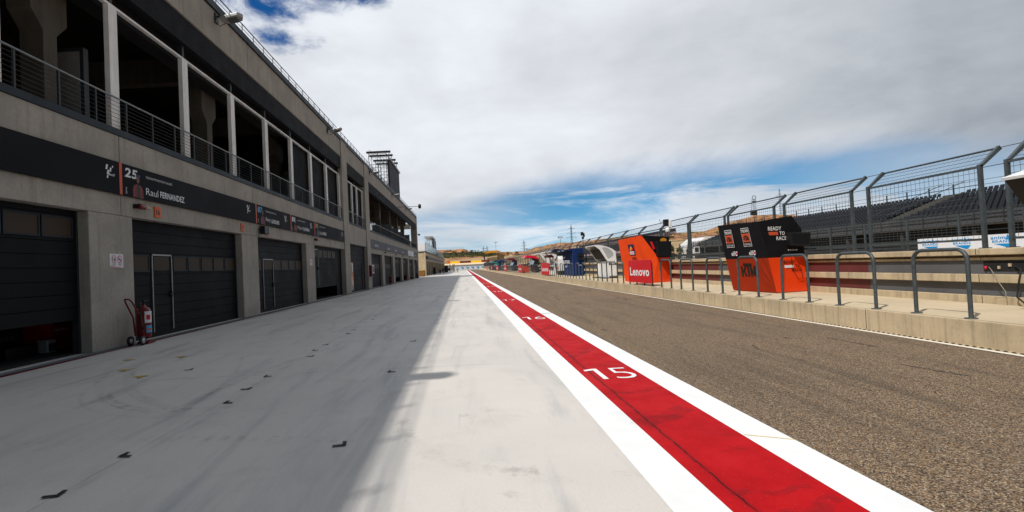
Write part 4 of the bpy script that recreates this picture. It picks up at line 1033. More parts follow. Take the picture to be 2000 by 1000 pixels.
# 1 black over orange kiosk
t = thing('team_kiosk', 'team kiosk wrapped in black cloth above and orange below', 'kiosk', (8.3, 14, ZK), 'team kiosks on the pit wall')
FB, NB, BBk = Vector((7.80, 14.92, ZK + .02)), Vector((8.0, 13.18, ZK + .02)), Vector((8.90, 13.36, ZK + .02))      # base: far lane corner, near lane corner, near wall corner
FT, NT_, BT = Vector((7.52, 15.06, 2.27)), Vector((7.60, 13.10, 2.22)), Vector((8.57, 13.295, 2.34))
BT2 = Vector((8.86, 13.38, 1.99)); FBk = Vector((8.90, 15.0, ZK + .02)); FTk = Vector((8.90, 15.1, 1.99))
def lerpz(a, c, z): k = (z - a.z) / (c.z - a.z); return a.lerp(c, k)
zs = 1.27
def grid(mb, a, b_, c, d, n, m_, amp, seed, m=0, fold=0., nfold=15):
    """bilinear cloth patch a-b_-c-d with creases"""
    rnd = random.Random(seed); nrm = (b_ - a).cross(d - a).normalized(); vs = []
    ph = [(rnd.uniform(2, 9), rnd.uniform(-5, 5), rnd.uniform(0, 6.3)) for _ in range(5)]
    for j in range(m_ + 1):
        for i in range(n + 1):
            u, v = i / n, j / m_; p = a.lerp(b_, u).lerp(d.lerp(c, u), v)
            e = 4 * u * (1 - u) * 4 * v * (1 - v)
            q = sum(math.sin(f * u * 2 + g * v + h_) for f, g, h_ in ph) / 5
            k = 0.
            if fold:                                   # folds fanning out of the near lower corner
                t_ = max(0., min(1., (u - .76) / .14)) * min(1, (1 - u) * 9) * min(1, v * 6) * min(1, (1 - v) * 6)
                k = fold * t_ * (abs(math.sin(math.atan2(v + .03, 1.03 - u) * nfold + seed)) - .5)
            vs.append(p + nrm * (amp * q * min(1, e) + k))
    w = n + 1
    mb.add(vs, [(j * w + i, j * w + i + 1, (j + 1) * w + i + 1, (j + 1) * w + i) for j in range(m_) for i in range(n)], m, True)
FS, NS, BS = lerpz(FB, FT, zs), lerpz(NB, NT_, zs), Vector((8.89, 13.36, zs))
b = MB(); grid(b, FB, NB, NS, FS, 60, 26, .008, 1, 0, .035); b.quad(FBk, FB, FS, Vector((8.9, 15.05, zs))); mat('rust_cloth', rgb(150, 44, 15), .85, .08, 2.2, bump=.35, bscale=4., spec=.15)
b.build('lower_cover', 'rust_cloth', t, recalc=False)
b = MB(); grid(b, NB, BBk, BS, NS, 10, 10, .006, 2); b.build('lower_end_panel', 'orange_gloss', t, recalc=False)
b = MB(); grid(b, FS, NS, NT_, FT, 60, 26, .008, 3, 0, .02, 11)
grid(b, NS, BS, Vector((8.88, 13.34, 1.60)), NT_.lerp(NS, .66), 10, 6, .01, 4)
b.add([NT_.lerp(NS, .66), Vector((8.88, 13.34, 1.60)), BT2, BT, NT_], [(0, 1, 2, 3, 4)])
b.add([FT, NT_, BT, BT2, FTk], [(0, 1, 2, 3, 4)]); b.quad(Vector((8.9, 15.05, zs)), FS, FT, FTk); b.quad(Vector((8.9, 15.05, zs)), FTk, BT2, BS)
b.build('upper_cover', 'black_cloth', t, recalc=False)
b = MB(); b.prism([(8.36, 13.05, 1.56), (8.86, 13.05, 1.52), (8.88, 13.05, 1.88), (8.36, 13.05, 1.90)], (0, .3, 0)); b.build('monitor_cover', 'black_plastic', t, bevel=.01)
b = MB(); b.add([(8.42, 13.045, 1.62), (8.82, 13.045, 1.59), (8.83, 13.045, 1.83), (8.42, 13.045, 1.85)], [(0, 1, 2, 3)]); b.build('monitor_face', 'black_cloth', t, recalc=False)
# prints on its lane side face
def facept(u, z, off=.012):                          # u metres from the near lane corner towards the far end
    a, c = lerpz(NB, NT_, z), lerpz(FB, FT, z); d = (c - a).normalized(); n = Vector((-d.y, d.x, 0)); n = n if n.x < 0 else -n
    return a + d * u + n * (off + .004)
def tprint(name, s, u, z, w, h, mt, bold=.01, off=.012):
    a = facept(u, z, off); xv = (facept(u - .5, z, off) - a).normalized(); yv = (facept(u, z + .3, off) - a).normalized()
    b = MB(); text_into(b, s, a, xv, yv, w, h, 0, bold, 0, .0); b.build(name, mt, t, recalc=False)
def tplate(name, u, z, w, h, mt, off=.008):
    b = MB(); b.quad(facept(u, z, off), facept(u - w, z, off), facept(u - w, z + h, off), facept(u, z + h, off)); b.build(name, mt, t, recalc=False)
crest_u = []
for u in (1.66, .86):
    tplate('crest_border', u, 1.60, .36, .50, 'print_white', .006); tplate('crest_ground', u - .012, 1.615, .336, .47, 'black_cloth', .009); tplate('crest_field', u - .02, 1.72, .32, .23, 'print_orange', .012)
    crest_u.append(u); tprint('crest_lettering', 'TECH3', u - .03, 1.98, .30, .08, 'print_white', .04, .015); tprint('crest_lettering', 'FACTORY RACING', u - .03, 1.635, .30, .05, 'print_white', .01, .015)
for u in (1.5, .70):
    tprint('oil_lettering', 'elf', u, 1.36, .18, .13, 'print_white', .015)
    c_ = facept(u - .245, 1.42, .012); xv = facept(u - .5, 1.42, .012) - c_; b = MB(); ellipse(b, c_, xv, (0, 0, 1), .065, .08, 0, .0); ellipse(b, c_ + Vector((-.001, 0, 0)), xv, (0, 0, 1), .05, .065, 1, .002, 20, .6); ellipse(b, c_ + xv.normalized() * .02, xv, (0, 0, 1), .03, .04, 2, .004); b.build('oil_emblem', ['print_navy', 'print_white', 'print_red'], t, recalc=False)
def ktm(u, z, w, h, mt, off=.008, pt=None):           # slab letters with the long bar over the T
    pt = pt or (lambda q, r_: facept(u - q * w, z + r_ * h, off)); b = MB()
    P_ = [[(0, 0), (.11, 0), (.14, .8), (.03, .8)], [(.12, .36), (.30, .8), (.42, .8), (.22, .36)], [(.15, .45), (.24, .52), (.38, 0), (.25, 0)],
          [(.42, 0), (.54, 0), (.56, .8), (.44, .8)], [(.22, .84), (.76, .84), (.76, 1.), (.22, 1.)],
          [(.60, 0), (.70, 0), (.73, .8), (.62, .8)], [(.73, .8), (.62, .8), (.76, .1), (.84, .1)], [(.84, .1), (.76, .1), (.88, .8), (.98, .8)], [(.88, 0), (1., 0), (1., .8), (.88, .8)]]
    for i, q in enumerate(P_): b.add([pt(*c) - Vector((.0006 * i, 0, 0)) for c in q], [(0, 1, 2, 3)])
    b.build('maker_lettering', mt, t, recalc=False)
ktm(1.22, .78, .66, .36, 'print_black')
for u_ in crest_u: ktm(u_ - .06, 1.765, .24, .13, 'print_black', .016)
# prints on its near end face
ND = (BS - NS).normalized(); nE = Vector((ND.y, -ND.x, 0)); nE = nE if nE.y < 0 else -nE
def endpt(u, z, off=.014): a = lerpz(NB, NT_, z); k = Vector((8.89, 13.36, z)); return a + (k - a).normalized() * u + nE * off
def eprint(s, u, z, w, h, mt, bold=.02):
    a = endpt(u, z); b = MB(); text_into(b, s, a, endpt(u + .5, z) - a, (0, 0, 1), w, h, 0, bold, 0, 0); b.build('slogan', mt, t, recalc=False)
eprint('READY', .19, 1.97, .40, .10, 'print_white'); eprint('TO', .50, 1.845, .16, .095, 'print_white'); eprint('RACE', .37, 1.715, .30, .10, 'print_white')
b = MB(); a = .19; b.quad(endpt(a, 1.85), endpt(a + .28, 1.85), endpt(a + .28, 1.935), endpt(a, 1.935)); b.build('slogan_bar', 'print_orange', t, recalc=False)
eprint('READY', .42, 1.10, .36, .085, 'print_black', .01); eprint('TO', .73, .995, .13, .075, 'print_black', .01); eprint('RACE', .60, .89, .28, .08, 'print_black', .01)
b = MB(); b.quad(endpt(.41, .99), endpt(.69, .99), endpt(.69, 1.06), endpt(.41, 1.06)); b.build('slogan_bar', 'print_white', t, recalc=False)
eprint('TECH3', .62, 1.43, .30, .035, 'print_white')
b = MB(); b.tube([endpt(.40, 1.27, .03), endpt(.36, 1.0, .03), endpt(.28, .7, .03), endpt(.18, .45, .03)], .004, 6); b.tube([endpt(.66, 1.27, .03), endpt(.64, .9, .03), endpt(.72, .68, .03), endpt(.86, .7, .03), endpt(.88, 1.0, .03)], .005, 6); b.build('power_cable', 'rubber', t)

# 2 orange kiosk with black roof and hooded monitor
t = thing('team_kiosk', 'orange team kiosk with a black monitor hood, behind the red lettered board', 'kiosk', (8.7, 24, ZK), 'team kiosks on the pit wall')
A0, A1, A2 = Vector((7.755, 24.755, 0.36)), Vector((8.055, 21.951, 0.36)), Vector((8.92, 22.193, 0.36))
T0, T1, T2 = Vector((7.543, 24.852, 2.36)), Vector((7.736, 22.144, 2.42)), Vector((8.92, 22.144, 2.3))
b = MB(); grid(b, A0, A1, T1, T0, 60, 30, .02, 11, 0, .05, 9); b.quad(A0, T0, Vector((8.92, 24.852, 2.36)), Vector((8.92, 24.755, 0.36))); b.build('side_cover', 'orange_cloth', t, recalc=False)
b = MB(); b.add([A1, Vector((8.452, 22.028, 0.36)), Vector((8.374, 22.028, 1.42)), T1], [(0, 1, 2, 3)]); b.build('end_cover', 'orange_cloth', t, recalc=False)
b = MB(); b.quad(Vector((8.413, 22.048, 0.36)), A2 + Vector((0.0, 0.0, 0.0)), Vector((8.92, 22.193, 1.42)), Vector((8.374, 22.048, 1.42))); b.build('lower_end_panel', 'orange_gloss', t, recalc=False)
b = MB(); b.add([T1, Vector((8.374, 22.048, 1.42)), Vector((8.92, 22.193, 1.42)), T2], [(0, 1, 2, 3)]); b.add([T0, T1, T2, Vector((8.92, 24.852, 2.36))], [(0, 1, 2, 3)]); b.build('black_roof', 'black_cloth', t, recalc=False)
b = MB(); b.prism([(8.26, 21.72, 1.46), (8.82, 21.72, 1.42), (8.85, 21.72, 2.10), (8.24, 21.72, 2.12)], (0, .26, 0)); b.build('monitor_hood', 'black_cloth', t, bevel=.02)
b = MB(); ellipse(b, (8.58, 21.9, 2.16), (1, 0, 0), (0, 0, 1), .14, .09, 0, 0, 12); b.build('amber_light', 'amber', t)
b = MB(); b.add([(8.03, 21.98, 2.12), (8.13, 21.98, 2.12), (8.24, 21.98, 1.82), (8.16, 21.98, 1.76)], [(0, 1, 2, 3)]); b.build('bull_mark', 'print_red', t, recalc=False)
def opt(u, z, off=.035):
    a, c = lerpz(A1, T1, z), lerpz(A0, T0, z); d = (c - a).normalized(); n = Vector((-d.y, d.x, 0)); n = n if n.x < 0 else -n
    return a + d * u + n * off
def oprint(nm, s, u, z, w, h, mt, bold=.02, off=.045):
    a = opt(u, z, off); b = MB(); text_into(b, s, a, opt(u - .5, z, off) - a, opt(u, z + .3, off) - a, w, h, 0, bold, 0, 0); b.build(nm, mt, t, recalc=False)
def oplate(nm, u, z, w, h, mt, off=.036): b = MB(); b.quad(opt(u, z, off), opt(u - w, z, off), opt(u - w, z + h, off), opt(u, z + h, off)); b.build(nm, mt, t, recalc=False)
oplate('sponsor_panel', 1.62, 1.60, .62, .48, 'print_navy'); oplate('sponsor_panel', 1.55, 1.62, .48, .14, 'print_white', .040)
b = MB()
for s in (-1, 1):
    c_ = opt(1.31 + s * .11, 1.86, .044); xv = opt(.8, 1.86, .044) - opt(1.3, 1.86, .044); ellipse(b, c_, xv, (0, 0, 1), .1, .07, 0)
c_ = opt(1.31, 1.9, .048); ellipse(b, c_, xv, (0, 0, 1), .08, .1, 1); b.build('sponsor_emblem', ['print_red', 'print_yellow'], t, recalc=False)
oprint('sponsor_lettering', 'RACING', 1.52, 1.65, .42, .07, 'print_red'); oprint('maker_lettering', 'KTM', 1.40, 1.36, .40, .14, 'print_black', .05)
a = Vector((8.432, 22.023, 1.22)); b = MB(); text_into(b, 'KTM', a, (1, .6, 0), (0, 0, 1), .2, .08, 0, .04, 0, .004); b.build('maker_lettering', 'print_black', t, recalc=False)
# red lettered board on the hoops
def red_board(y0, y1, z0, z1, label, word='Lenovo'):
    t = thing('sponsor_board', label, 'advertising board', (6.96, y0, z0), 'red boards tied to the hoops')
    b = MB().box(6.94, 6.965, y0, y1, z0, z1); b.build('panel', 'board_red', t, bevel=.008)
    L, h_ = y1 - y0, z1 - z0
    lettering('lettering', t, word, (6.94, y1 - L * .08, z0 + h_ * .30), (0, -1, 0), (0, 0, 1), L * .84, h_ * .38, 'print_white', .03)
    MB().box(6.965, 6.99, y0 + .05, y1 - .05, z0 + .2, z0 + .24).build('batten', 'galv', t)
red_board(19.03, 21.65, .46, 1.36, 'red board with big white lettering in front of the orange kiosk')
red_board(37.7, 40.4, .44, 1.36, 'red board with white lettering in front of the white ringed kiosk, left of the blue one') if False else None
# 3 white pod kiosk
t = thing('team_kiosk', 'white pod kiosk with a curved roof and slanted dark screens', 'kiosk', (9, 34, ZK), 'team kiosks on the pit wall')
prof = [(9.17, .42), (9.70, .42), (9.68, 1.45), (9.66, 1.97), (9.5, 2.10), (9.26, 2.23), (8.95, 2.34), (8.7, 2.40), (8.42, 2.42), (8.40, 2.33), (8.66, 2.12), (9.04, 1.48), (9.14, 1.35)]
KS = .922; prof = [(x_ * KS, max(.40, 1.4 + (z_ - 1.4) * KS)) for x_, z_ in prof]
def rim(mb, y0, y1, pr): mb.prism([(x_, y0, z_) for x_, z_ in pr], (0, y1 - y0, 0))
b = MB(); rim(b, 29.95, 30.05, prof); rim(b, 32.3, 32.4, prof)
pr2 = prof[3:9]; up_ = [(x_, z_ - .04) for x_, z_ in reversed(pr2)]; rim(b, 30.05, 32.3, pr2 + up_)
b.box(8.48, 8.93, 30.05, 32.3, .40, 1.36); b.box(8.88, 8.93, 30.05, 32.3, 1.36, 1.92); b.build('shell', 'white_gloss', t)
b = MB(); b.prism([(8.36, 30.07, 1.50), (8.39, 30.07, 1.52), (8.0, 30.07, 2.10), (7.97, 30.07, 2.08)], (0, 2.2, 0)); b.build('screens', 'screen_black', t)
b = MB(); pts = [(8.12, 2.15), (8.26, 2.19), (8.46, 2.13), (8.66, 1.98), (8.76, 1.83), (8.75, 1.70), (8.64, 1.59), (8.44, 1.51)]
b.add([(x_, 29.945, z_) for x_, z_ in pts], [tuple(range(len(pts)))]); b.build('side_window', 'grey_translucent', t, recalc=False)
MB().box(8.1, 8.95, 29.85, 32.5, .355, .40).build('plinth', 'black_plastic', t); MB().box(8.47, 8.92, 29.935, 29.948, 1.14, 1.26).build('side_stripe', 'print_black', t)
lettering('lettering', t, 'RACING', (8.53, 29.932, 1.285), (1, 0, 0), (0, 0, 1), .30, .08, 'print_black', .02); lettering('lettering', t, 'YAMAHA', (8.53, 29.93, 1.165), (1, 0, 0), (0, 0, 1), .30, .07, 'print_white', .02)
# 4 blue kiosk
t = thing('team_kiosk', 'dark blue cloth covered kiosk with white lettering', 'kiosk', (8.5, 39, ZK), 'team kiosks on the pit wall')
a0, a1, a2, a3 = Vector((8.10, 41.4, .36)), Vector((8.14, 38.0, .36)), Vector((8.92, 38.0, .36)), Vector((8.92, 41.4, .36))
t0, t1, t2, t3 = Vector((8.02, 41.6, 2.36)), Vector((8.14, 37.95, 2.42)), Vector((8.90, 37.95, 2.42)), Vector((8.9, 41.6, 2.4))
b = MB(); grid(b, a0, a1, t1, t0, 40, 20, .014, 21, 0, .04, 9); grid(b, a1, a2, t2, t1, 8, 10, .02, 22); b.quad(t0, t1, t2, t3); b.quad(a3, a0, t0, t3); b.quad(a2, a3, t3, t2); b.build('cover', 'blue_cloth', t, recalc=False)
b = MB(); b.prism([(7.6, 38.2, 2.26), (7.6, 38.2, 2.36), (8.14, 38.2, 2.40), (8.14, 38.2, 2.28)], (0, 3.4, 0)); b.build('awning', 'blue_cloth', t)
for z_ in (1.52, 1.80): MB().box(8.46, 8.90, 37.78, 37.94, z_, z_ + .24).build('monitor', 'dark_glass', t, bevel=.01)
for s, z_, w_, h_, yo in (('team', 1.72, .8, .16, 41.2), ('SUZUKI', 1.30, 2.5, .26, 41.3), ('ecstar', 1.02, 1.5, .14, 40.9)): lettering('lettering', t, s, (8.015, yo, z_), (0, -1, 0), (0, 0, 1), w_, h_, 'print_white', .03)
for y_ in (38.6, 40.2): lettering('lettering', t, 'SUZUKI', (7.598, y_ + .9, 2.27), (0, -1, 0), (0, 0, 1), .8, .07, 'print_white', .02)
lettering('lettering', t, 'SUZUKI', (8.45, 37.92, 1.12), (1, 0, 0), (0, 0, 1), .3, .06, 'print_white', .02)
# 5 navy canopy stand
def canopy_kiosk(y0, y1, label, cm, bm_, word=None, wm='print_white', x0=7.55, z1=2.55, body=True, grp='team kiosks on the pit wall'):
    t = thing('team_kiosk', label, 'kiosk', (8.4, y0, ZK), grp)
    b = MB(); b.prism([(x0, y0, z1 - .30), (x0 - .05, y0, z1 - .12), (x0 + .1, y0, z1), (8.5, y0, z1 - .1), (8.9, y0, z1 - .45), (8.85, y0, z1 - .55), (8.3, y0, z1 - .35)], (0, y1 - y0, 0)); b.build('canopy', cm, t, bevel=.03)
    b = MB(); b.prism([(8.5, y0 + .1, .36), (8.92, y0 + .1, .36), (8.92, y0 + .1, z1 - .5), (8.6, y0 + .1, z1 - .42), (8.35, y0 + .1, 1.35), (8.35, y0 + .1, 1.15)], (0, y1 - y0 - .2, 0)); b.build('desk_body', bm_, t, bevel=.02)
    MB().prism([(8.22, y0 + .2, 1.36), (8.28, y0 + .2, 1.34), (8.5, y0 + .2, 1.8), (8.44, y0 + .2, 1.82)], (0, y1 - y0 - .4, 0)).build('monitors', 'dark_glass', t)
    if word: lettering('lettering', t, word, (x0 - .055, y1 - .15 * (y1 - y0), z1 - .26), (0, -1, 0), (0, 0, 1), (y1 - y0) * .7, .15, wm, .04)
    return t
t = canopy_kiosk(43.2, 47.2, 'kiosk under a navy canopy with white and red lettering', 'navy', 'black_plastic', 'FLEXBOX', 'print_white', 7.6, 2.6)
t = thing('team_kiosk', 'white rounded kiosk with coloured rings beside the blue one', 'kiosk', (8.4, 43, ZK), 'team kiosks on the pit wall')
pr = [(8.05, .7), (8.0, 1.2), (8.0, 1.7), (8.08, 1.95), (8.3, 2.05), (8.6, 1.98), (8.85, 1.7), (8.9, 1.2), (8.9, .7)]
b = MB(); b.prism([(7.98 + (z_ - .7) * .0, 43.0 - (x_ - 8.0) * 1.0 + 1.0, z_) for x_, z_ in pr], (.9, 0, 0)); b.build('shell', 'white_gloss', t, bevel=.03); MB().box(8.05, 8.9, 42.9, 44.1, .36, .7).build('base', 'black_plastic', t)
b = MB()
for i, (dy_, z_, m_) in enumerate(((.25, 1.62, 0), (.45, 1.58, 1), (.6, 1.66, 0), (.45, 1.22, 2))): ellipse(b, (7.975, 43.95 - dy_, z_), (0, -1, 0), (0, 0, 1), .13, .12, m_, .001 + i * .001, 16, .6)
b.build('ring_marks', ['print_yellow', 'print_orange', 'teal'], t, recalc=False); MB().box(7.965, 7.978, 43.2, 43.85, .86, 1.02).build('red_strip', 'print_red', t)
# red board two
red_board(41.9, 46.1, .42, 1.44, 'red board with white lettering left of the blue kiosk')
# 6 white arched kiosk with red sign
def arch_kiosk(y0, label, sign=True):
    t = thing('team_kiosk', label, 'kiosk', (8.4, y0, ZK), 'team kiosks on the pit wall')
    pr = [(8.55, .36), (8.95, .36), (8.95, 1.9), (8.8, 2.25), (8.4, 2.45), (7.9, 2.5), (7.5, 2.42), (7.5, 2.36), (7.9, 2.40), (8.3, 2.3), (8.6, 2.0), (8.7, 1.6), (8.6, 1.25), (8.2, 1.2), (8.2, 1.1), (8.5, 1.05)]
    for q in (y0, y0 + 3.0): b = MB(); b.prism([(x_, q, z_) for x_, z_ in pr], (0, .14, 0)); b.build('arch', 'white_gloss', t, bevel=.02)
    b = MB(); b.box(8.5, 8.9, y0 + .14, y0 + 3.0, .36, 1.1); b.build('desk', 'white_gloss', t); b = MB(); b.prism([(7.5, y0 + .14, 2.37), (7.5, y0 + .14, 2.42), (7.9, y0 + .14, 2.5), (8.4, y0 + .14, 2.45), (8.4, y0 + .14, 2.40), (7.9, y0 + .14, 2.44)], (0, 2.86, 0)); b.build('roof', 'white_gloss', t)
    MB().box(8.45, 8.495, y0 + .3, y0 + 2.8, .75, 1.05).build('monitors', 'dark_glass', t); lettering('lettering', t, 'HONDA', (8.44, y0 + 2.7, .8), (0, -1, 0), (0, 0, 1), 2.2, .2, 'print_red', .03)
    if sign: MB().box(8.1, 8.9, y0 + .4, y0 + 2.6, 1.95, 2.2).build('red_sign', 'maroon', t)
arch_kiosk(48.6, 'white arched kiosk with a maroon sign, right one of the pair'); arch_kiosk(53.4, 'white arched kiosk, left one of the pair', False)
canopy_kiosk(60.5, 64.5, 'kiosk under a bright crimson canopy with an orange counter', 'crimson', 'black_plastic', 'ducati', 'print_white', 7.4, 2.45)
t = thing('counter', 'orange counter below the crimson canopy', 'counter', (7.6, 65, ZK)); MB().box(7.5, 8.2, 64.6, 68.5, .36, 1.35).build('body', 'orange_gloss', t, bevel=.02); MB().box(7.45, 8.25, 64.5, 68.6, 1.35, 1.42).build('top', 'black_plastic', t)
red_board(61.8, 65.3, .42, 1.40, 'red board with white lettering below the crimson canopy')
red_board(84., 88.5, .42, 1.45, 'red board below the maroon and navy kiosk')
red_board(104., 110., .42, 1.45, 'small red board between the maroon and teal kiosks'); red_board(126, 132., .42, 1.45, 'small red board below the navy and teal kiosks')
red_board(150., 158., .42, 1.45, 'farthest red board on the hoops')
canopy_kiosk(86, 91, 'kiosk under a maroon and navy canopy', 'maroon', 'navy', None, 'print_white', 7.5, 2.6)
canopy_kiosk(108, 114, 'kiosk under a slate blue canopy', 'blue_cloth', 'steel_light', None, 'print_white', 7.5, 2.5)
canopy_kiosk(122, 128, 'kiosk under a dark navy canopy beside the teal one', 'navy', 'navy', None, 'print_white', 7.4, 2.7)
canopy_kiosk(134, 141, 'farthest kiosk with a teal canopy', 'teal', 'teal', None, 'print_white', 7.2, 2.6)
# 7 kiosk roof cut by the right edge
t = thing('team_kiosk', 'white edged kiosk awning cut by the right edge of the photo', 'kiosk', (7.5, 6, ZK), 'team kiosks on the pit wall')
c0 = at(1962, 352, 6.9); 
b = MB(); b.prism([(c0.x, 6.9, c0.z), (c0.x + .28, 6.9, c0.z - .42), (c0.x + 1.1, 6.9, c0.z - .42), (c0.x + 1.1, 6.9, c0.z + .12), (c0.x + .35, 6.9, c0.z + .10)], (0, -1.9, 0)); b.build('awning', 'black_plastic', t)
b = MB(); b.prism([(c0.x - .02, 6.92, c0.z - .005), (c0.x + .35, 6.92, c0.z + .102), (c0.x + 1.12, 6.92, c0.z + .125), (c0.x + 1.12, 6.92, c0.z + .16), (c0.x + .3, 6.92, c0.z + .13), (c0.x - .03, 6.92, c0.z + .03)], (0, -1.94, 0)); b.build('white_trim', 'white_gloss', t)
MB().box(c0.x + .42, c0.x + 1.1, 5.0, 6.85, ZK + .01, c0.z - .42).build('body', 'black_plastic', t)

# ---- camera poles and cctv on the wall
def cctv(x_, y_, z_, label, white=True):
    t = thing('pole_camera', label, 'camera', (x_, y_, 1.3), 'cameras on poles above the pit wall')
    MB().tube([(x_, y_, 1.3), (x_, y_, z_ - .2)], .03, 8).build('pole', 'galv', t)
    MB().box(x_ - .14, x_ + .04, y_ - .1, y_ + .12, z_ - .05, z_ + .24).build('black_box', 'black_plastic', t, bevel=.01)
    b = MB(); b.lathe((x_ + .0, y_ - .02, z_ - .32), [(.08, 0), (.10, .04), (.10, .14), (.05, .22)], 14); b.prism([(x_ + .02, y_ - .2, z_ - .12), (x_ + .14, y_ - .2, z_ - .16), (x_ + .1, y_ - .2, z_ + .16), (x_ + .03, y_ - .2, z_ + .14)], (0, .22, 0)); b.build('housing', 'white_gloss' if white else 'rail_dark', t, bevel=.01)
    MB().tube([(x_ - .14, y_, z_ + .2), (x_ - .3, y_, z_ + .12), (x_ - .32, y_, z_ + .26)], .012, 6).build('antenna', 'black_plastic', t)
p_ = at(1303, 437, 22.3); cctv(p_.x, 22.3, p_.z - .05, 'white and black camera on a pole behind the orange kiosk')
p_ = at(1138, 459, 41.0); cctv(p_.x, 41.0, p_.z, 'dark camera on a pole behind the blue kiosk', False)
def mast(px_, py_, Y, label, hgt=None, base=1.3):
    p = at(px_, py_, Y); t = thing('mast', label, 'mast', (p.x, Y, base), 'masts and lamps over the pit wall')
    MB().tube([(p.x, Y, base), (p.x, Y, p.z)], .05, 6).build('pole', 'galv_light', t); b = MB(); b.box(p.x - .5, p.x + .5, Y - .1, Y + .1, p.z, p.z + .12); b.box(p.x - .5, p.x - .2, Y - .2, Y + .1, p.z - .25, p.z); b.box(p.x + .25, p.x + .5, Y - .2, Y + .1, p.z - .25, p.z); b.build('lamp_head', 'steel_light', t)
mast(1094, 463, 110, 'pale lamp mast left of the camera above the blue kiosk', base=0); mast(1056, 483, 105, 'lamp mast above the white arched kiosks', base=0); mast(1084, 478, 120, 'lamp mast with twin heads beside the navy canopy', base=0)
mast(1031, 487, 120, 'short mast above the crimson canopy', base=0)

# ================================================================== BEYOND THE TRACK
# guard rail on the far side of the wall
t = thing('guard_rail', 'dark grey horizontal guard rails below the grandstand', 'guard rail', (31, 10, 0))
for z_ in (1.0, 1.22, 1.44, 1.64): MB().box(30.9, 31.0, 14, 236, z_, z_ + .15).build('rail', 'rail_dark', t)
for i in range(55): MB().box(31.0, 31.1, 14 + i * 4., 14.12 + i * 4., -.03, 1.8).build('post', 'rail_dark', t)
# white advertising boards on the far trackside
XA = 30.
def ad_board(y0, y1, label, n):
    t = thing('advertising_board', label, 'advertising board', (XA, y0, .9), 'white trackside boards')
    MB().box(XA, XA + .1, y0, y1, 1.0, 1.84).build('panel', 'print_white', t)
    w_ = (y1 - y0) / n
    for k in range(n):
        yc = y1 - k * w_ - .25 * w_ * .4
        lettering('lettering', t, 'animoca', (XA, yc - .05, 1.55), (0, -1, 0), (0, 0, 1), w_ * .62, .19, 'print_cyan', .03)
        lettering('lettering', t, 'BRANDS', (XA, yc - .12, 1.36), (0, -1, 0), (0, 0, 1), w_ * .52, .15, 'print_cyan', .03)
        b = MB(); b.add([(XA - .003, yc - .2, 1.31), (XA - .003, yc - w_ * .58, 1.31), (XA - .003, yc - w_ * .48, 1.03)], [(0, 1, 2)]); b.add([(XA - .0035, yc - w_ * .36, 1.52), (XA - .0035, yc - w_ * .48, 1.52), (XA - .0035, yc - w_ * .42, 1.84)], [(0, 1, 2)]); b.build('triangle_mark', 'print_cyan', t, recalc=False)
    MB().box(XA + .1, XA + .2, y0, y1, -.03, 1.05).build('base_rail', 'rail_dark', t)
ad_board(29.6, 33.8, 'white board with blue lettering, left one behind the nearest fence panel', 2)
ad_board(24.8, 29.4, 'white board with blue lettering at the right edge behind the fence', 2)
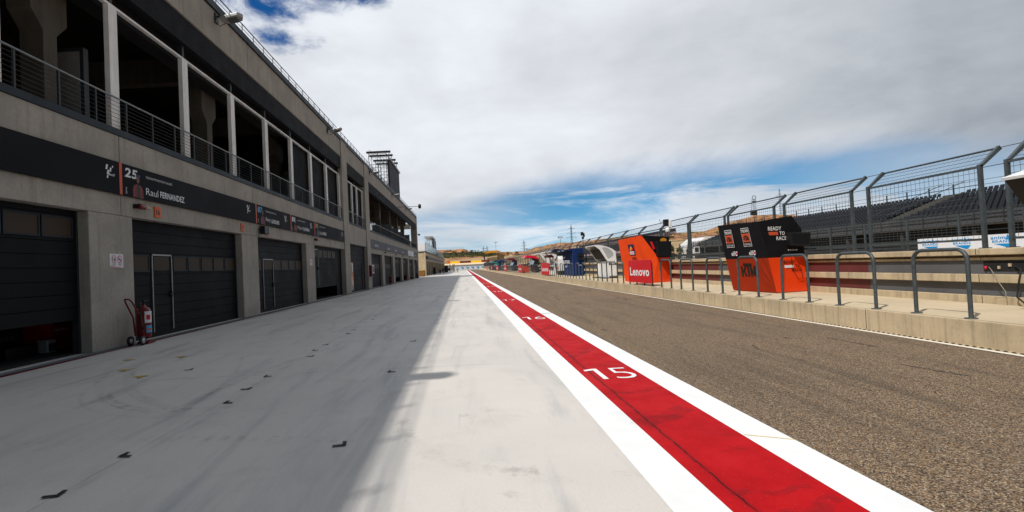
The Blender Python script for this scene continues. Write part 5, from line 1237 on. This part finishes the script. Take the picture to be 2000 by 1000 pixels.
# grandstand
def grandstand(X0, y0, y1, z0, rows, dr, rz, label, seatsep=.55, individual=True, pinky=False, floor_z=0., ssz=1.):
    t = thing('grandstand', label, 'grandstand', (X0, (y0 + y1) / 2, 0), 'grandstands beyond the track')
    b = MB()
    for r_ in range(rows):
        b.box(X0 + .8 + r_ * dr, X0 + .8 + (r_ + 1) * dr, y0, y1, z0 - .3 + r_ * rz, z0 + r_ * rz)
    b.build('steps', 'stand_concrete', t)
    b = MB(); b.box(X0 + .9, X0 + .8 + rows * dr, y0 + .3, y1 - .3, floor_z, z0 - .32); b.build('understand_shade', 'dark_void', t)  # near-black block painting the shade beneath the rows
    b = MB(); b.box(X0 - .05, X0 + .8, y0, y1, z0 - .42, z0 - .3); b.build('front_walkway', 'stand_concrete', t)
    b = MB(); n = int((y1 - y0) / 2)
    for i in range(n + 1): b.box(X0 - .03, X0 + .03, y0 + i * 2. - .03, y0 + i * 2 + .03, z0 - .3, z0 + .62)
    for z_ in (.62, .35, .1): b.box(X0 - .02, X0 + .02, y0, y1, z0 + z_ - .02, z0 + z_ + .02)
    b.build('front_railing', 'rail_dark', t)
    mat('mesh_infill', rgb(84, 86, 88), .8)
    if 'rail_mesh' not in MATS:
        M, N, B, P = custom('rail_mesh'); B.inputs['Base Color'].default_value = (.10, .10, .105, 1); N.put(B.inputs['Alpha'], N.lin(N.noise(P, 6, 3, .5), .3, .7, .35, .55))
    b = MB(); b.box(X0 + .03, X0 + .035, y0, y1, z0 - .28, z0 + .58); b.build('railing_mesh', 'rail_mesh', t)
    b = MB(); n = int((y1 - y0) / 6)
    for i in range(n + 1): MB().box(X0 + .2, X0 + .5, y0 + i * 6. + .1, y0 + i * 6 + .4, floor_z, z0 - .42).build('front_column', 'stand_concrete', t)
    XT = X0 + .8 + rows * dr; zt = z0 + rows * rz
    b = MB(); n = int((y1 - y0) / 2.4)
    for i in range(n + 1): b.box(XT - .1, XT - .02, y0 + i * 2.4, y0 + i * 2.4 + .09, zt - .3, zt + .95)
    for z_ in (.95, .55): b.box(XT - .08, XT - .04, y0, y1, zt + z_ - .03, zt + z_)
    b.build('back_railing', 'rail_dark', t)
    # seats
    def seat(mb, x_, y_, z_):
        k = ssz; q = .21 * (k + .12)
        mb.box(x_ + .12 * k, x_ + .55 * k, y_ - q, y_ + q, z_ + .30 * k, z_ + .37 * k); mb.prism([(x_ + .52 * k, y_ - q, z_ + .34 * k), (x_ + .60 * k, y_ - q, z_ + .34 * k), (x_ + .68 * k, y_ - q, z_ + .74 * k), (x_ + .62 * k, y_ - q, z_ + .75 * k)], (0, 2 * q, 0)); mb.box(x_ + .3 * k, x_ + .36 * k, y_ - .05, y_ + .05, z_, z_ + .3 * k)
    L = [(math.hypot(X0 + r_ * dr, y0 + .4 + i * seatsep), X0 + .8 + r_ * dr, y0 + .4 + i * seatsep, z0 + r_ * rz) for r_ in range(rows) for i in range(int((y1 - y0 - .6) / seatsep)) if not (X0 < 36.5 and 44.3 < y0 + .4 + i * seatsep < 46.6)]
    inview = sorted([q for q in L if q[2] > q[1] * .86]); rest = [q for q in L if q[2] <= q[1] * .86]
    if individual:
        for q in inview[:100]: b = MB(); seat(b, *q[1:]); b.build('seat', 'seat_grey', t)
        rest += inview[100:]
    else: rest += inview
    b = MB()
    for q in rest: seat(b, *q[1:])
    tag(b.build('seats', 'seat_grey', t), kind='stuff')
    if pinky:
        bx('fascia', XT, XT + .5, y0, y1, zt + .2, zt + .6, 'pink', t); bx('rear_screen', XT + .1, XT + .4, y0, y1, zt + .6, zt + 1.3, 'seat_grey', t); bx('lower_fascia', X0 - .2, X0 - .06, y0, y1, z0 + .3, z0 + .8, 'pink', t)
    return t
grandstand(36., 24., 82., 3.05, 13, .56, .21, 'grandstand with rows of dark grey seats behind the nearest fence panels', .46, ssz=.66)
grandstand(37., 112., 205., 2.7, 9, .95, .42, 'distant grandstand with pale pink fascia behind the white kiosk', 1.1, False, True)
# stairs opening in the stand
t = thing('access_stair', 'concrete access stair cut into the rows of seats', 'stair', (37.5, 45.5, 3))
b = MB()
for r_ in range(22): b.box(36.8 + r_ * .33, 36.8 + (r_ + 1) * .33, 44.5, 46.4, 3.05 + r_ * .124 - .1, 3.2 + r_ * .124)
mat('stair_grey', rgb(78, 76, 72), .8, .2, 2.)
b.build('steps', 'stair_grey', t); b = MB(); [b.tube([(36.8, y_, 4.1), (43.8, y_, 6.8)], .03, 5) for y_ in (44.4, 46.5)]; b.build('handrails', 'galv', t)
# track debris fence on the far side
t = thing('trackside_fence', 'thin posts of the debris fence below the grandstand', 'fence', (33, 60, 0))
for i in range(46): MB().box(33., 33.1, 26 + i * 4, 26.12 + i * 4, 0, 3.4).build('post', 'galv', t)
b = MB(); [b.box(33.03, 33.05, 26, 206, z_, z_ + .03) for z_ in (1.6, 2.2, 2.8, 3.35)]; b.build('cable', 'galv', t)
t = thing('white_marquee', 'white marquee between the two grandstands', 'marquee', (55, 112, 0))
b = MB(); b.prism([(57, 125, 0), (57, 125, 4.4), (59.3, 125, 6.1), (66, 125, 6.2), (66, 125, 0)], (0, 10, 0)); b.build('cover', 'tent_white', t, bevel=.15)
b = MB(); [b.box(56.9, 57, y_, y_ + .3, 0, 4.4) for y_ in (125.2, 130, 134.5)]; b.build('poles', 'steel_light', t)
bw = thing('boundary_wall', 'long pale beige wall beyond the track', 'wall', (60, 150, 0)); MB().box(45, 110, 210, 211, 0, 8.2).build('wall', 'wall_beige', bw); MB().box(45, 110, 209.8, 211.2, 8.2, 8.5).build('cap', 'wall_beige', bw)
t = thing('information_sign', 'small white framed sign seen through the fence left of the black and orange kiosk', 'sign', (30, 75, 0)); p_ = at(1361, 488, 66)
b = MB(); b.box(p_.x - .35, p_.x + .35, 66, 66.06, p_.z - .42, p_.z + .42); b.build('frame', 'print_white', t); MB().box(p_.x - .24, p_.x + .24, 65.98, 66, p_.z - .28, p_.z + .32).build('picture', 'rail_dark', t); MB().tube([(p_.x, 66.05, 0), (p_.x, 66.05, p_.z - .4)], .04, 6).build('post', 'galv', t)

# ---- trees and bushes
def tree(x_, y_, z_, h_, w_, label, seed, grp='small trees beyond the track'):
    rnd = random.Random(seed); t = thing('tree', label, 'tree', (x_, y_, z_), grp)
    b = MB(); b.tube([(x_, y_, z_), (x_ + .03 * h_, y_, z_ + h_ * .3), (x_, y_, z_ + h_ * .6)], [.05 * h_ * .6, .035 * h_ * .6, .015 * h_], 6)
    for k in range(5): a = k * 1.3; b.tube([(x_, y_, z_ + h_ * (.3 + .05 * k)), (x_ + math.cos(a) * w_ * .35, y_ + math.sin(a) * w_ * .35, z_ + h_ * (.5 + .07 * k))], [.02 * h_ * .6, .006 * h_], 4)
    b.build('trunk', 'bark', t)
    b = MB()
    cl = [(rnd.gauss(0, .32) * w_, rnd.gauss(0, .32) * w_, rnd.uniform(.35, .95) * h_) for _ in range(16)]
    for k in range(420):
        c = rnd.choice(cl); p = Vector((x_ + c[0] + rnd.gauss(0, .10) * w_, y_ + c[1] + rnd.gauss(0, .10) * w_, z_ + c[2] + rnd.gauss(0, .06) * h_)); s = .045 * (w_ + h_) * rnd.uniform(.5, 1.1)
        u = Vector((rnd.gauss(0, 1), rnd.gauss(0, 1), rnd.gauss(0, 1))).normalized() * s; v = Vector((rnd.gauss(0, 1), rnd.gauss(0, 1), rnd.gauss(0, 1))).normalized() * s * .6
        b.add([p - u, p - v, p + u, p + v], [(0, 1, 2, 3)])
    b.build('crown', 'leaf', t, recalc=False); return t
for k, (px_, h_, l_) in enumerate(((1312, 3.4, 'right of the orange kiosk'), (1327, 3.8, 'middle of the three through the fence'), (1344, 3.6, 'right of the three through the fence'))):
    p_ = at(px_, 488, 95); tree(p_.x, 95, -.1, p_.z + 1.0 - k * .1, 1.1, 'small dark tree ' + l_, 40 + k)
for k, (px_, py_, Y, w_) in enumerate(((944, 500, 295, 3.4), (957, 501, 330, 4.2), (972, 501, 340, 3.8), (993, 499, 345, 3.0), (1010, 500, 330, 2.4), (849, 507, 330, 4.5), (925, 499, 400, 5.), (905, 498, 402, 5.), (888, 499, 398, 4.))):
    p_ = at(px_, py_, Y); tree(p_.x, Y, 10.5 if Y > 350 else 6.5, max(3.5, p_.z - 6.5 if Y < 350 else 3.8), w_, 'dark bush on the bank, ' + ['left foot of the yellow bridge', 'behind the yellow bridge', 'right under the yellow bridge', 'right of the yellow bridge', 'far right of the yellow bridge', 'at the end of the second building', 'nearest the bridge on the hill foot', 'middle of the hill foot', 'left of the hill foot'][k], 60 + k, 'bushes at the end of the lane')
# scrub on the bank
rnd = random.Random(3); b = MB()
for k in range(5200):
    x_ = rnd.uniform(-95, 22); tt = rnd.random(); y_ = 336 + tt * 26; z_ = 7.8 + tt * 3.2
    p = Vector((x_, y_, z_ + rnd.uniform(0, .9))); s = rnd.uniform(.25, .7)
    u = Vector((rnd.gauss(0, 1), rnd.gauss(0, 1), rnd.gauss(0, 1))).normalized() * s; v = Vector((rnd.gauss(0, 1), rnd.gauss(0, 1), rnd.gauss(0, 1))).normalized() * s
    b.add([p - u, p - v, p + u, p + v], [(0, 1, 2, 3)])
tag(b.build('scrub', 'leaf', recalc=False), kind='stuff')

# ---- end of the lane
def far_thing(name, label, cat, x0, x1, Y, z0, z1, mt, d=.4, grp=None, extra=None):
    t = thing(name, label, cat, ((x0 + x1) / 2, Y, z0), grp); MB().box(x0, x1, Y, Y + d, z0, z1).build('panel', mt, t); MB().box(x0, x1, Y - .03, Y, z1 - .12, z1).build('top_edge', 'steel_light' if mt != 'yellow_wall' else 'wall_beige', t); return t
x0 = at(888, 522, 245).x; x1 = at(948.5, 522, 245).x
wd = (x1 - x0) / 6
for k in range(6):
    t = far_thing('advertising_board', 'white board with a blue mark closing the end of the lane, ' + ['leftmost', 'second from the left', 'third from the left', 'fourth from the left', 'fifth from the left', 'rightmost'][k], 'advertising board', x0 + k * wd + .01, x0 + (k + 1) * wd - .01, 245, 0.1, 2.0, 'print_white', .3, 'white boards at the end of the lane')
    b = MB(); xc = x0 + (k + .5) * wd; b.add([(xc - .7, 244.96, 1.15), (xc + .7, 244.96, 1.15), (xc + .3, 244.96, .4)], [(0, 1, 2)]); text_into(b, 'animoca', (xc - .8, 244.99, 1.25), (1, 0, 0), (0, 0, 1), 1.6, .45, 0, .02, 0, .02); b.build('blue_mark', 'print_cyan', t, recalc=False)
struct('green_verge', sheet(x0 - 3, x1, 238, 244.8, .02), 'leaf')
xx = [at(879.5, 513, 300).x, at(898.5, 513, 300).x, at(920, 513, 300).x, at(940.5, 513, 300).x, at(957, 513, 300).x]
for k in range(4): far_thing('barrier_wall', ['yellow barrier section left of the maroon one', 'maroon barrier section between the yellow ones', 'yellow barrier section left of the bridge foot', 'maroon barrier section by the bridge foot'][k], 'barrier', xx[k], xx[k + 1] - .05, 300, 3.7, 5.2, ['yellow_wall', 'brown_wall'][k % 2], .8, 'coloured barriers at the bend')
t = thing('marshal_post', 'small orange cabin left of the yellow barrier', 'cabin', (-9, 301, 3.6)); p_ = at(876, 512, 301); MB().box(p_.x - .8, p_.x + .8, 301, 303, p_.z - .9, p_.z + .7).build('body', 'board_orange', t, bevel=.05); MB().box(p_.x - .9, p_.x + .9, 300.9, 303.1, p_.z + .7, p_.z + .8).build('roof', 'bin_rim', t)
for k, px_ in enumerate((879, 885, 887.5)):
    p_ = at(px_, 521, 180); t = thing('lamp_post', 'thin dark post beside the walking person, ' + ['left', 'middle', 'right'][k] + ' of three', 'post', (p_.x, 180, 0), 'dark posts at the lane end'); MB().tube([(p_.x, 180, 0), (p_.x, 180, 2.3)], .07, 6).build('pole', 'rail_dark', t); MB().box(p_.x - .2, p_.x + .15, 179.9, 180.1, 2.3, 2.6).build('head', 'rail_dark', t)
t = thing('lane_barrier', 'low blue grey barrier at the lane end left of the walking person', 'barrier', (-9, 185, 0)); MB().box(-9.5, -5., 184, 184.3, .5, 1.3).build('panel', 'coping_metal', t); b = MB(); [b.box(x_, x_ + .12, 184.3, 184.4, 0, 1.4) for x_ in (-9.3, -8., -6.7, -5.4)]; b.build('legs', 'galv', t)
bw = thing('boundary_wall', 'long grey wall along the top of the bank', 'wall', (-40, 366, 10.8)); MB().box(-120, 14, 366, 366.5, 10.6, 12.0).build('wall', 'stand_concrete', bw); MB().box(-120, 14, 365.9, 366.6, 12.0, 12.15).build('cap', 'stand_concrete', bw)
# beige run-off wall rising to the right behind the boards
b = MB(); a_, c_ = at(880, 509.5, 303), at(1000, 497, 303); e_, g_ = at(880, 511.5, 303), at(1000, 508, 303)
b.prism([tuple(a_), tuple(c_), tuple(g_), tuple(e_)], (0, .6, 0)); t = b.build('retaining_wall', 'wall_beige', loc=(0, 303, 4)); tag(t, 'pale beige retaining wall rising to the right behind the bend', 'wall')
b = MB(); a_, c_ = at(985, 501, 270), at(1300, 476, 270); e_, g_ = at(985, 515, 270), at(1300, 505, 270)
b.prism([tuple(a_), tuple(c_), tuple(g_), tuple(e_)], (0, .8, 0)); t = b.build('retaining_wall', 'wall_beige', loc=(30, 270, 3)); tag(t, 'pale wall behind the far fence posts and kiosks', 'wall')
# yellow bridge
t = thing('advertising_bridge', 'amber arched bridge over the track behind the coloured barriers', 'bridge', (18, 300, 0))
L0, L1, L2, L3 = at(943, 492, 300), at(958, 489.5, 300), at(972, 489, 300), at(994, 498, 300)
M0, M1, M2, M3 = at(944, 496, 300), at(958, 494, 300), at(972, 493, 300), at(994, 501, 300)
b = MB(); b.prism([L0, L1, L2, M2, M1, M0], (0, 1, 0)); b.build('front_arch', 'amber', t); mat('amber_brown', rgb(150, 104, 40), .6, .12, .5)
b = MB(); b.prism([L2, L3, M3, M2 + Vector((1.5, 0, .1)), M2 + Vector((0, 0, .3))], (0, 1, 0)); b.build('side_arch', 'amber_brown', t); b = MB(); b.prism([M2 + Vector((.3, .1, 0)), M3 + Vector((-.5, .1, 0)), M3 + Vector((-.8, .1, -1.2)), M2 + Vector((.3, .1, -3.2))], (0, .7, 0)); b.build('side_infill', 'amber_dark', t)
b = MB(); p_ = at(973, 500, 300)
for q in ((L0.x + .8, L0.z - 1), (p_.x, L2.z - 1.2), (L3.x - .5, L3.z - .8)): b.tube([(q[0], 300.5, 2), (q[0], 300.5, q[1])], .4, 8)
b.build('legs', 'stand_concrete', t)
# hilltop fence
t = thing('hilltop_fence', 'thin fence along the flat hilltop', 'fence', (-10, 421, 16))
b = MB()
for px_ in range(832, 906, 3): p_ = at(px_, 486.5, 421); b.box(p_.x - .06, p_.x + .06, 421, 421.12, p_.z - 1.4, p_.z + .9)
a_ = at(832, 489, 421); c_ = at(905, 486, 421); b.bar(a_ + Vector((0, 0, 1.8)), c_ + Vector((0, 0, .9)), .06); b.build('mesh_fence', 'galv', t)
for k, (px_, l_) in enumerate(((896, 'left'), (917, 'middle'), (926, 'right'))):
    p_ = at(px_, 495.5, 404); t = thing('parked_truck', 'white lorry parked at the hill foot, ' + l_ + ' of three', 'lorry', (p_.x, 404, 11), 'lorries at the hill foot')
    MB().box(p_.x - 2.4, p_.x + 1.6, 404, 406.5, p_.z - .9, p_.z + .9).build('box_body', 'tent_white', t); MB().box(p_.x + 1.65, p_.x + 2.9, 404.1, 406.4, p_.z - .9, p_.z + .3).build('cab', 'board_orange' if k == 1 else 'tent_white', t)
    for q in (-1.6, .8, 2.2): MB().lathe((p_.x + q, 403.9, p_.z - 1.0), [(.5, 0), (.5, .3)], 10, 0, 1).build('wheel', 'rubber', t)
# ---- pylons
def pylon(px_, ptop, pbase, Y, label, w=5.):
    a, c = at(px_, ptop, Y), at(px_, pbase, Y); h_ = a.z; t = thing('pylon', label, 'pylon', (a.x, Y, 0), 'power pylons on the skyline')
    b = MB(); r_ = max(.10, Y * .00022)
    def wd_(z): k = z / h_; return w * (.5 * (1 - k / .62) + .10) if k < .62 else w * .10
    lev = [h_ * q / 14 for q in range(15)]
    for sx, sy in ((1, 1), (1, -1), (-1, 1), (-1, -1)): b.tube([(a.x + sx * wd_(z), Y + sy * wd_(z), z) for z in lev[:-1]] + [(a.x, Y, h_)], r_, 4)
    for i in range(13):
        z0, z1 = lev[i], lev[i + 1]; w0, w1 = wd_(z0), wd_(z1)
        for s in (1, -1):
            b.bar((a.x - w0 * s, Y - w0, z0), (a.x + w1 * s, Y - w1, z1), r_ * .6); b.bar((a.x - w0 * s, Y + w0, z0), (a.x + w1 * s, Y + w1, z1), r_ * .6)
    b.build('lattice', 'galv', t)
    for q, l_ in ((.66, 1.1), (.77, .9), (.88, .75)):
        m_ = MB(); z = h_ * q; m_.bar((a.x - w * l_, Y, z), (a.x + w * l_, Y, z), r_ * .9); m_.bar((a.x - w * l_, Y, z), (a.x, Y, z + h_ * .035), r_ * .6); m_.bar((a.x + w * l_, Y, z), (a.x, Y, z + h_ * .035), r_ * .6); m_.build('crossarm', 'galv', t)
pylon(1115, 438, 475, 640, 'tall lattice pylon above the blue kiosk', 6.5)
pylon(1522, 368, 420, 560, 'lattice pylon rising between two fence panels right of the black kiosk', 6.5)
pylon(1023, 469, 495, 760, 'smaller lattice pylon left of the camera poles', 5.)
pylon(944, 481, 495, 800, 'distant pylon left of the yellow bridge', 4.5); pylon(951, 480, 495, 820, 'distant pylon over the left end of the yellow bridge', 4.5)
t = thing('mast', 'thin mast with a crossbar over the yellow bridge', 'mast', (25.7, 400, 0), 'masts and lamps over the pit wall'); MB().tube([(25.7, 400, 9), (25.7, 400, 19.6)], .14, 6).build('pole', 'galv_light', t); MB().box(24.4, 27., 399.9, 400.1, 19.5, 19.8).build('lamp_head', 'galv', t)
p_ = at(1471, 388, 130); t = thing('lattice_mast', 'lattice mast with a round head behind the black and orange kiosk', 'mast', (p_.x, 130, 0))
b = MB(); [b.tube([(p_.x + sx * .35, 130 + sy * .35, 0), (p_.x + sx * .35, 130 + sy * .35, p_.z)], .05, 4) for sx in (-1, 1) for sy in (-1, 1)]
for i in range(18): b.bar((p_.x - .35 * (-1) ** i, 129.65, i * p_.z / 18), (p_.x + .35 * (-1) ** i, 129.65, (i + 1) * p_.z / 18), .03)
b.build('lattice', 'galv', t); b = MB(); ellipse(b, (p_.x, 129.6, p_.z + .2), (1, 0, 0), (0, 0, 1), .55, .55, 0, 0, 16, .7); b.box(p_.x - .5, p_.x + .5, 129.5, 129.7, p_.z - .9, p_.z - .6); b.build('ring_head', 'galv', t); p2 = at(1468, 417, 130); MB().box(p_.x - 1., p_.x + .4, 129.3, 129.9, p2.z - .5, p2.z + .8).build('speaker_box', 'black_plastic', t)
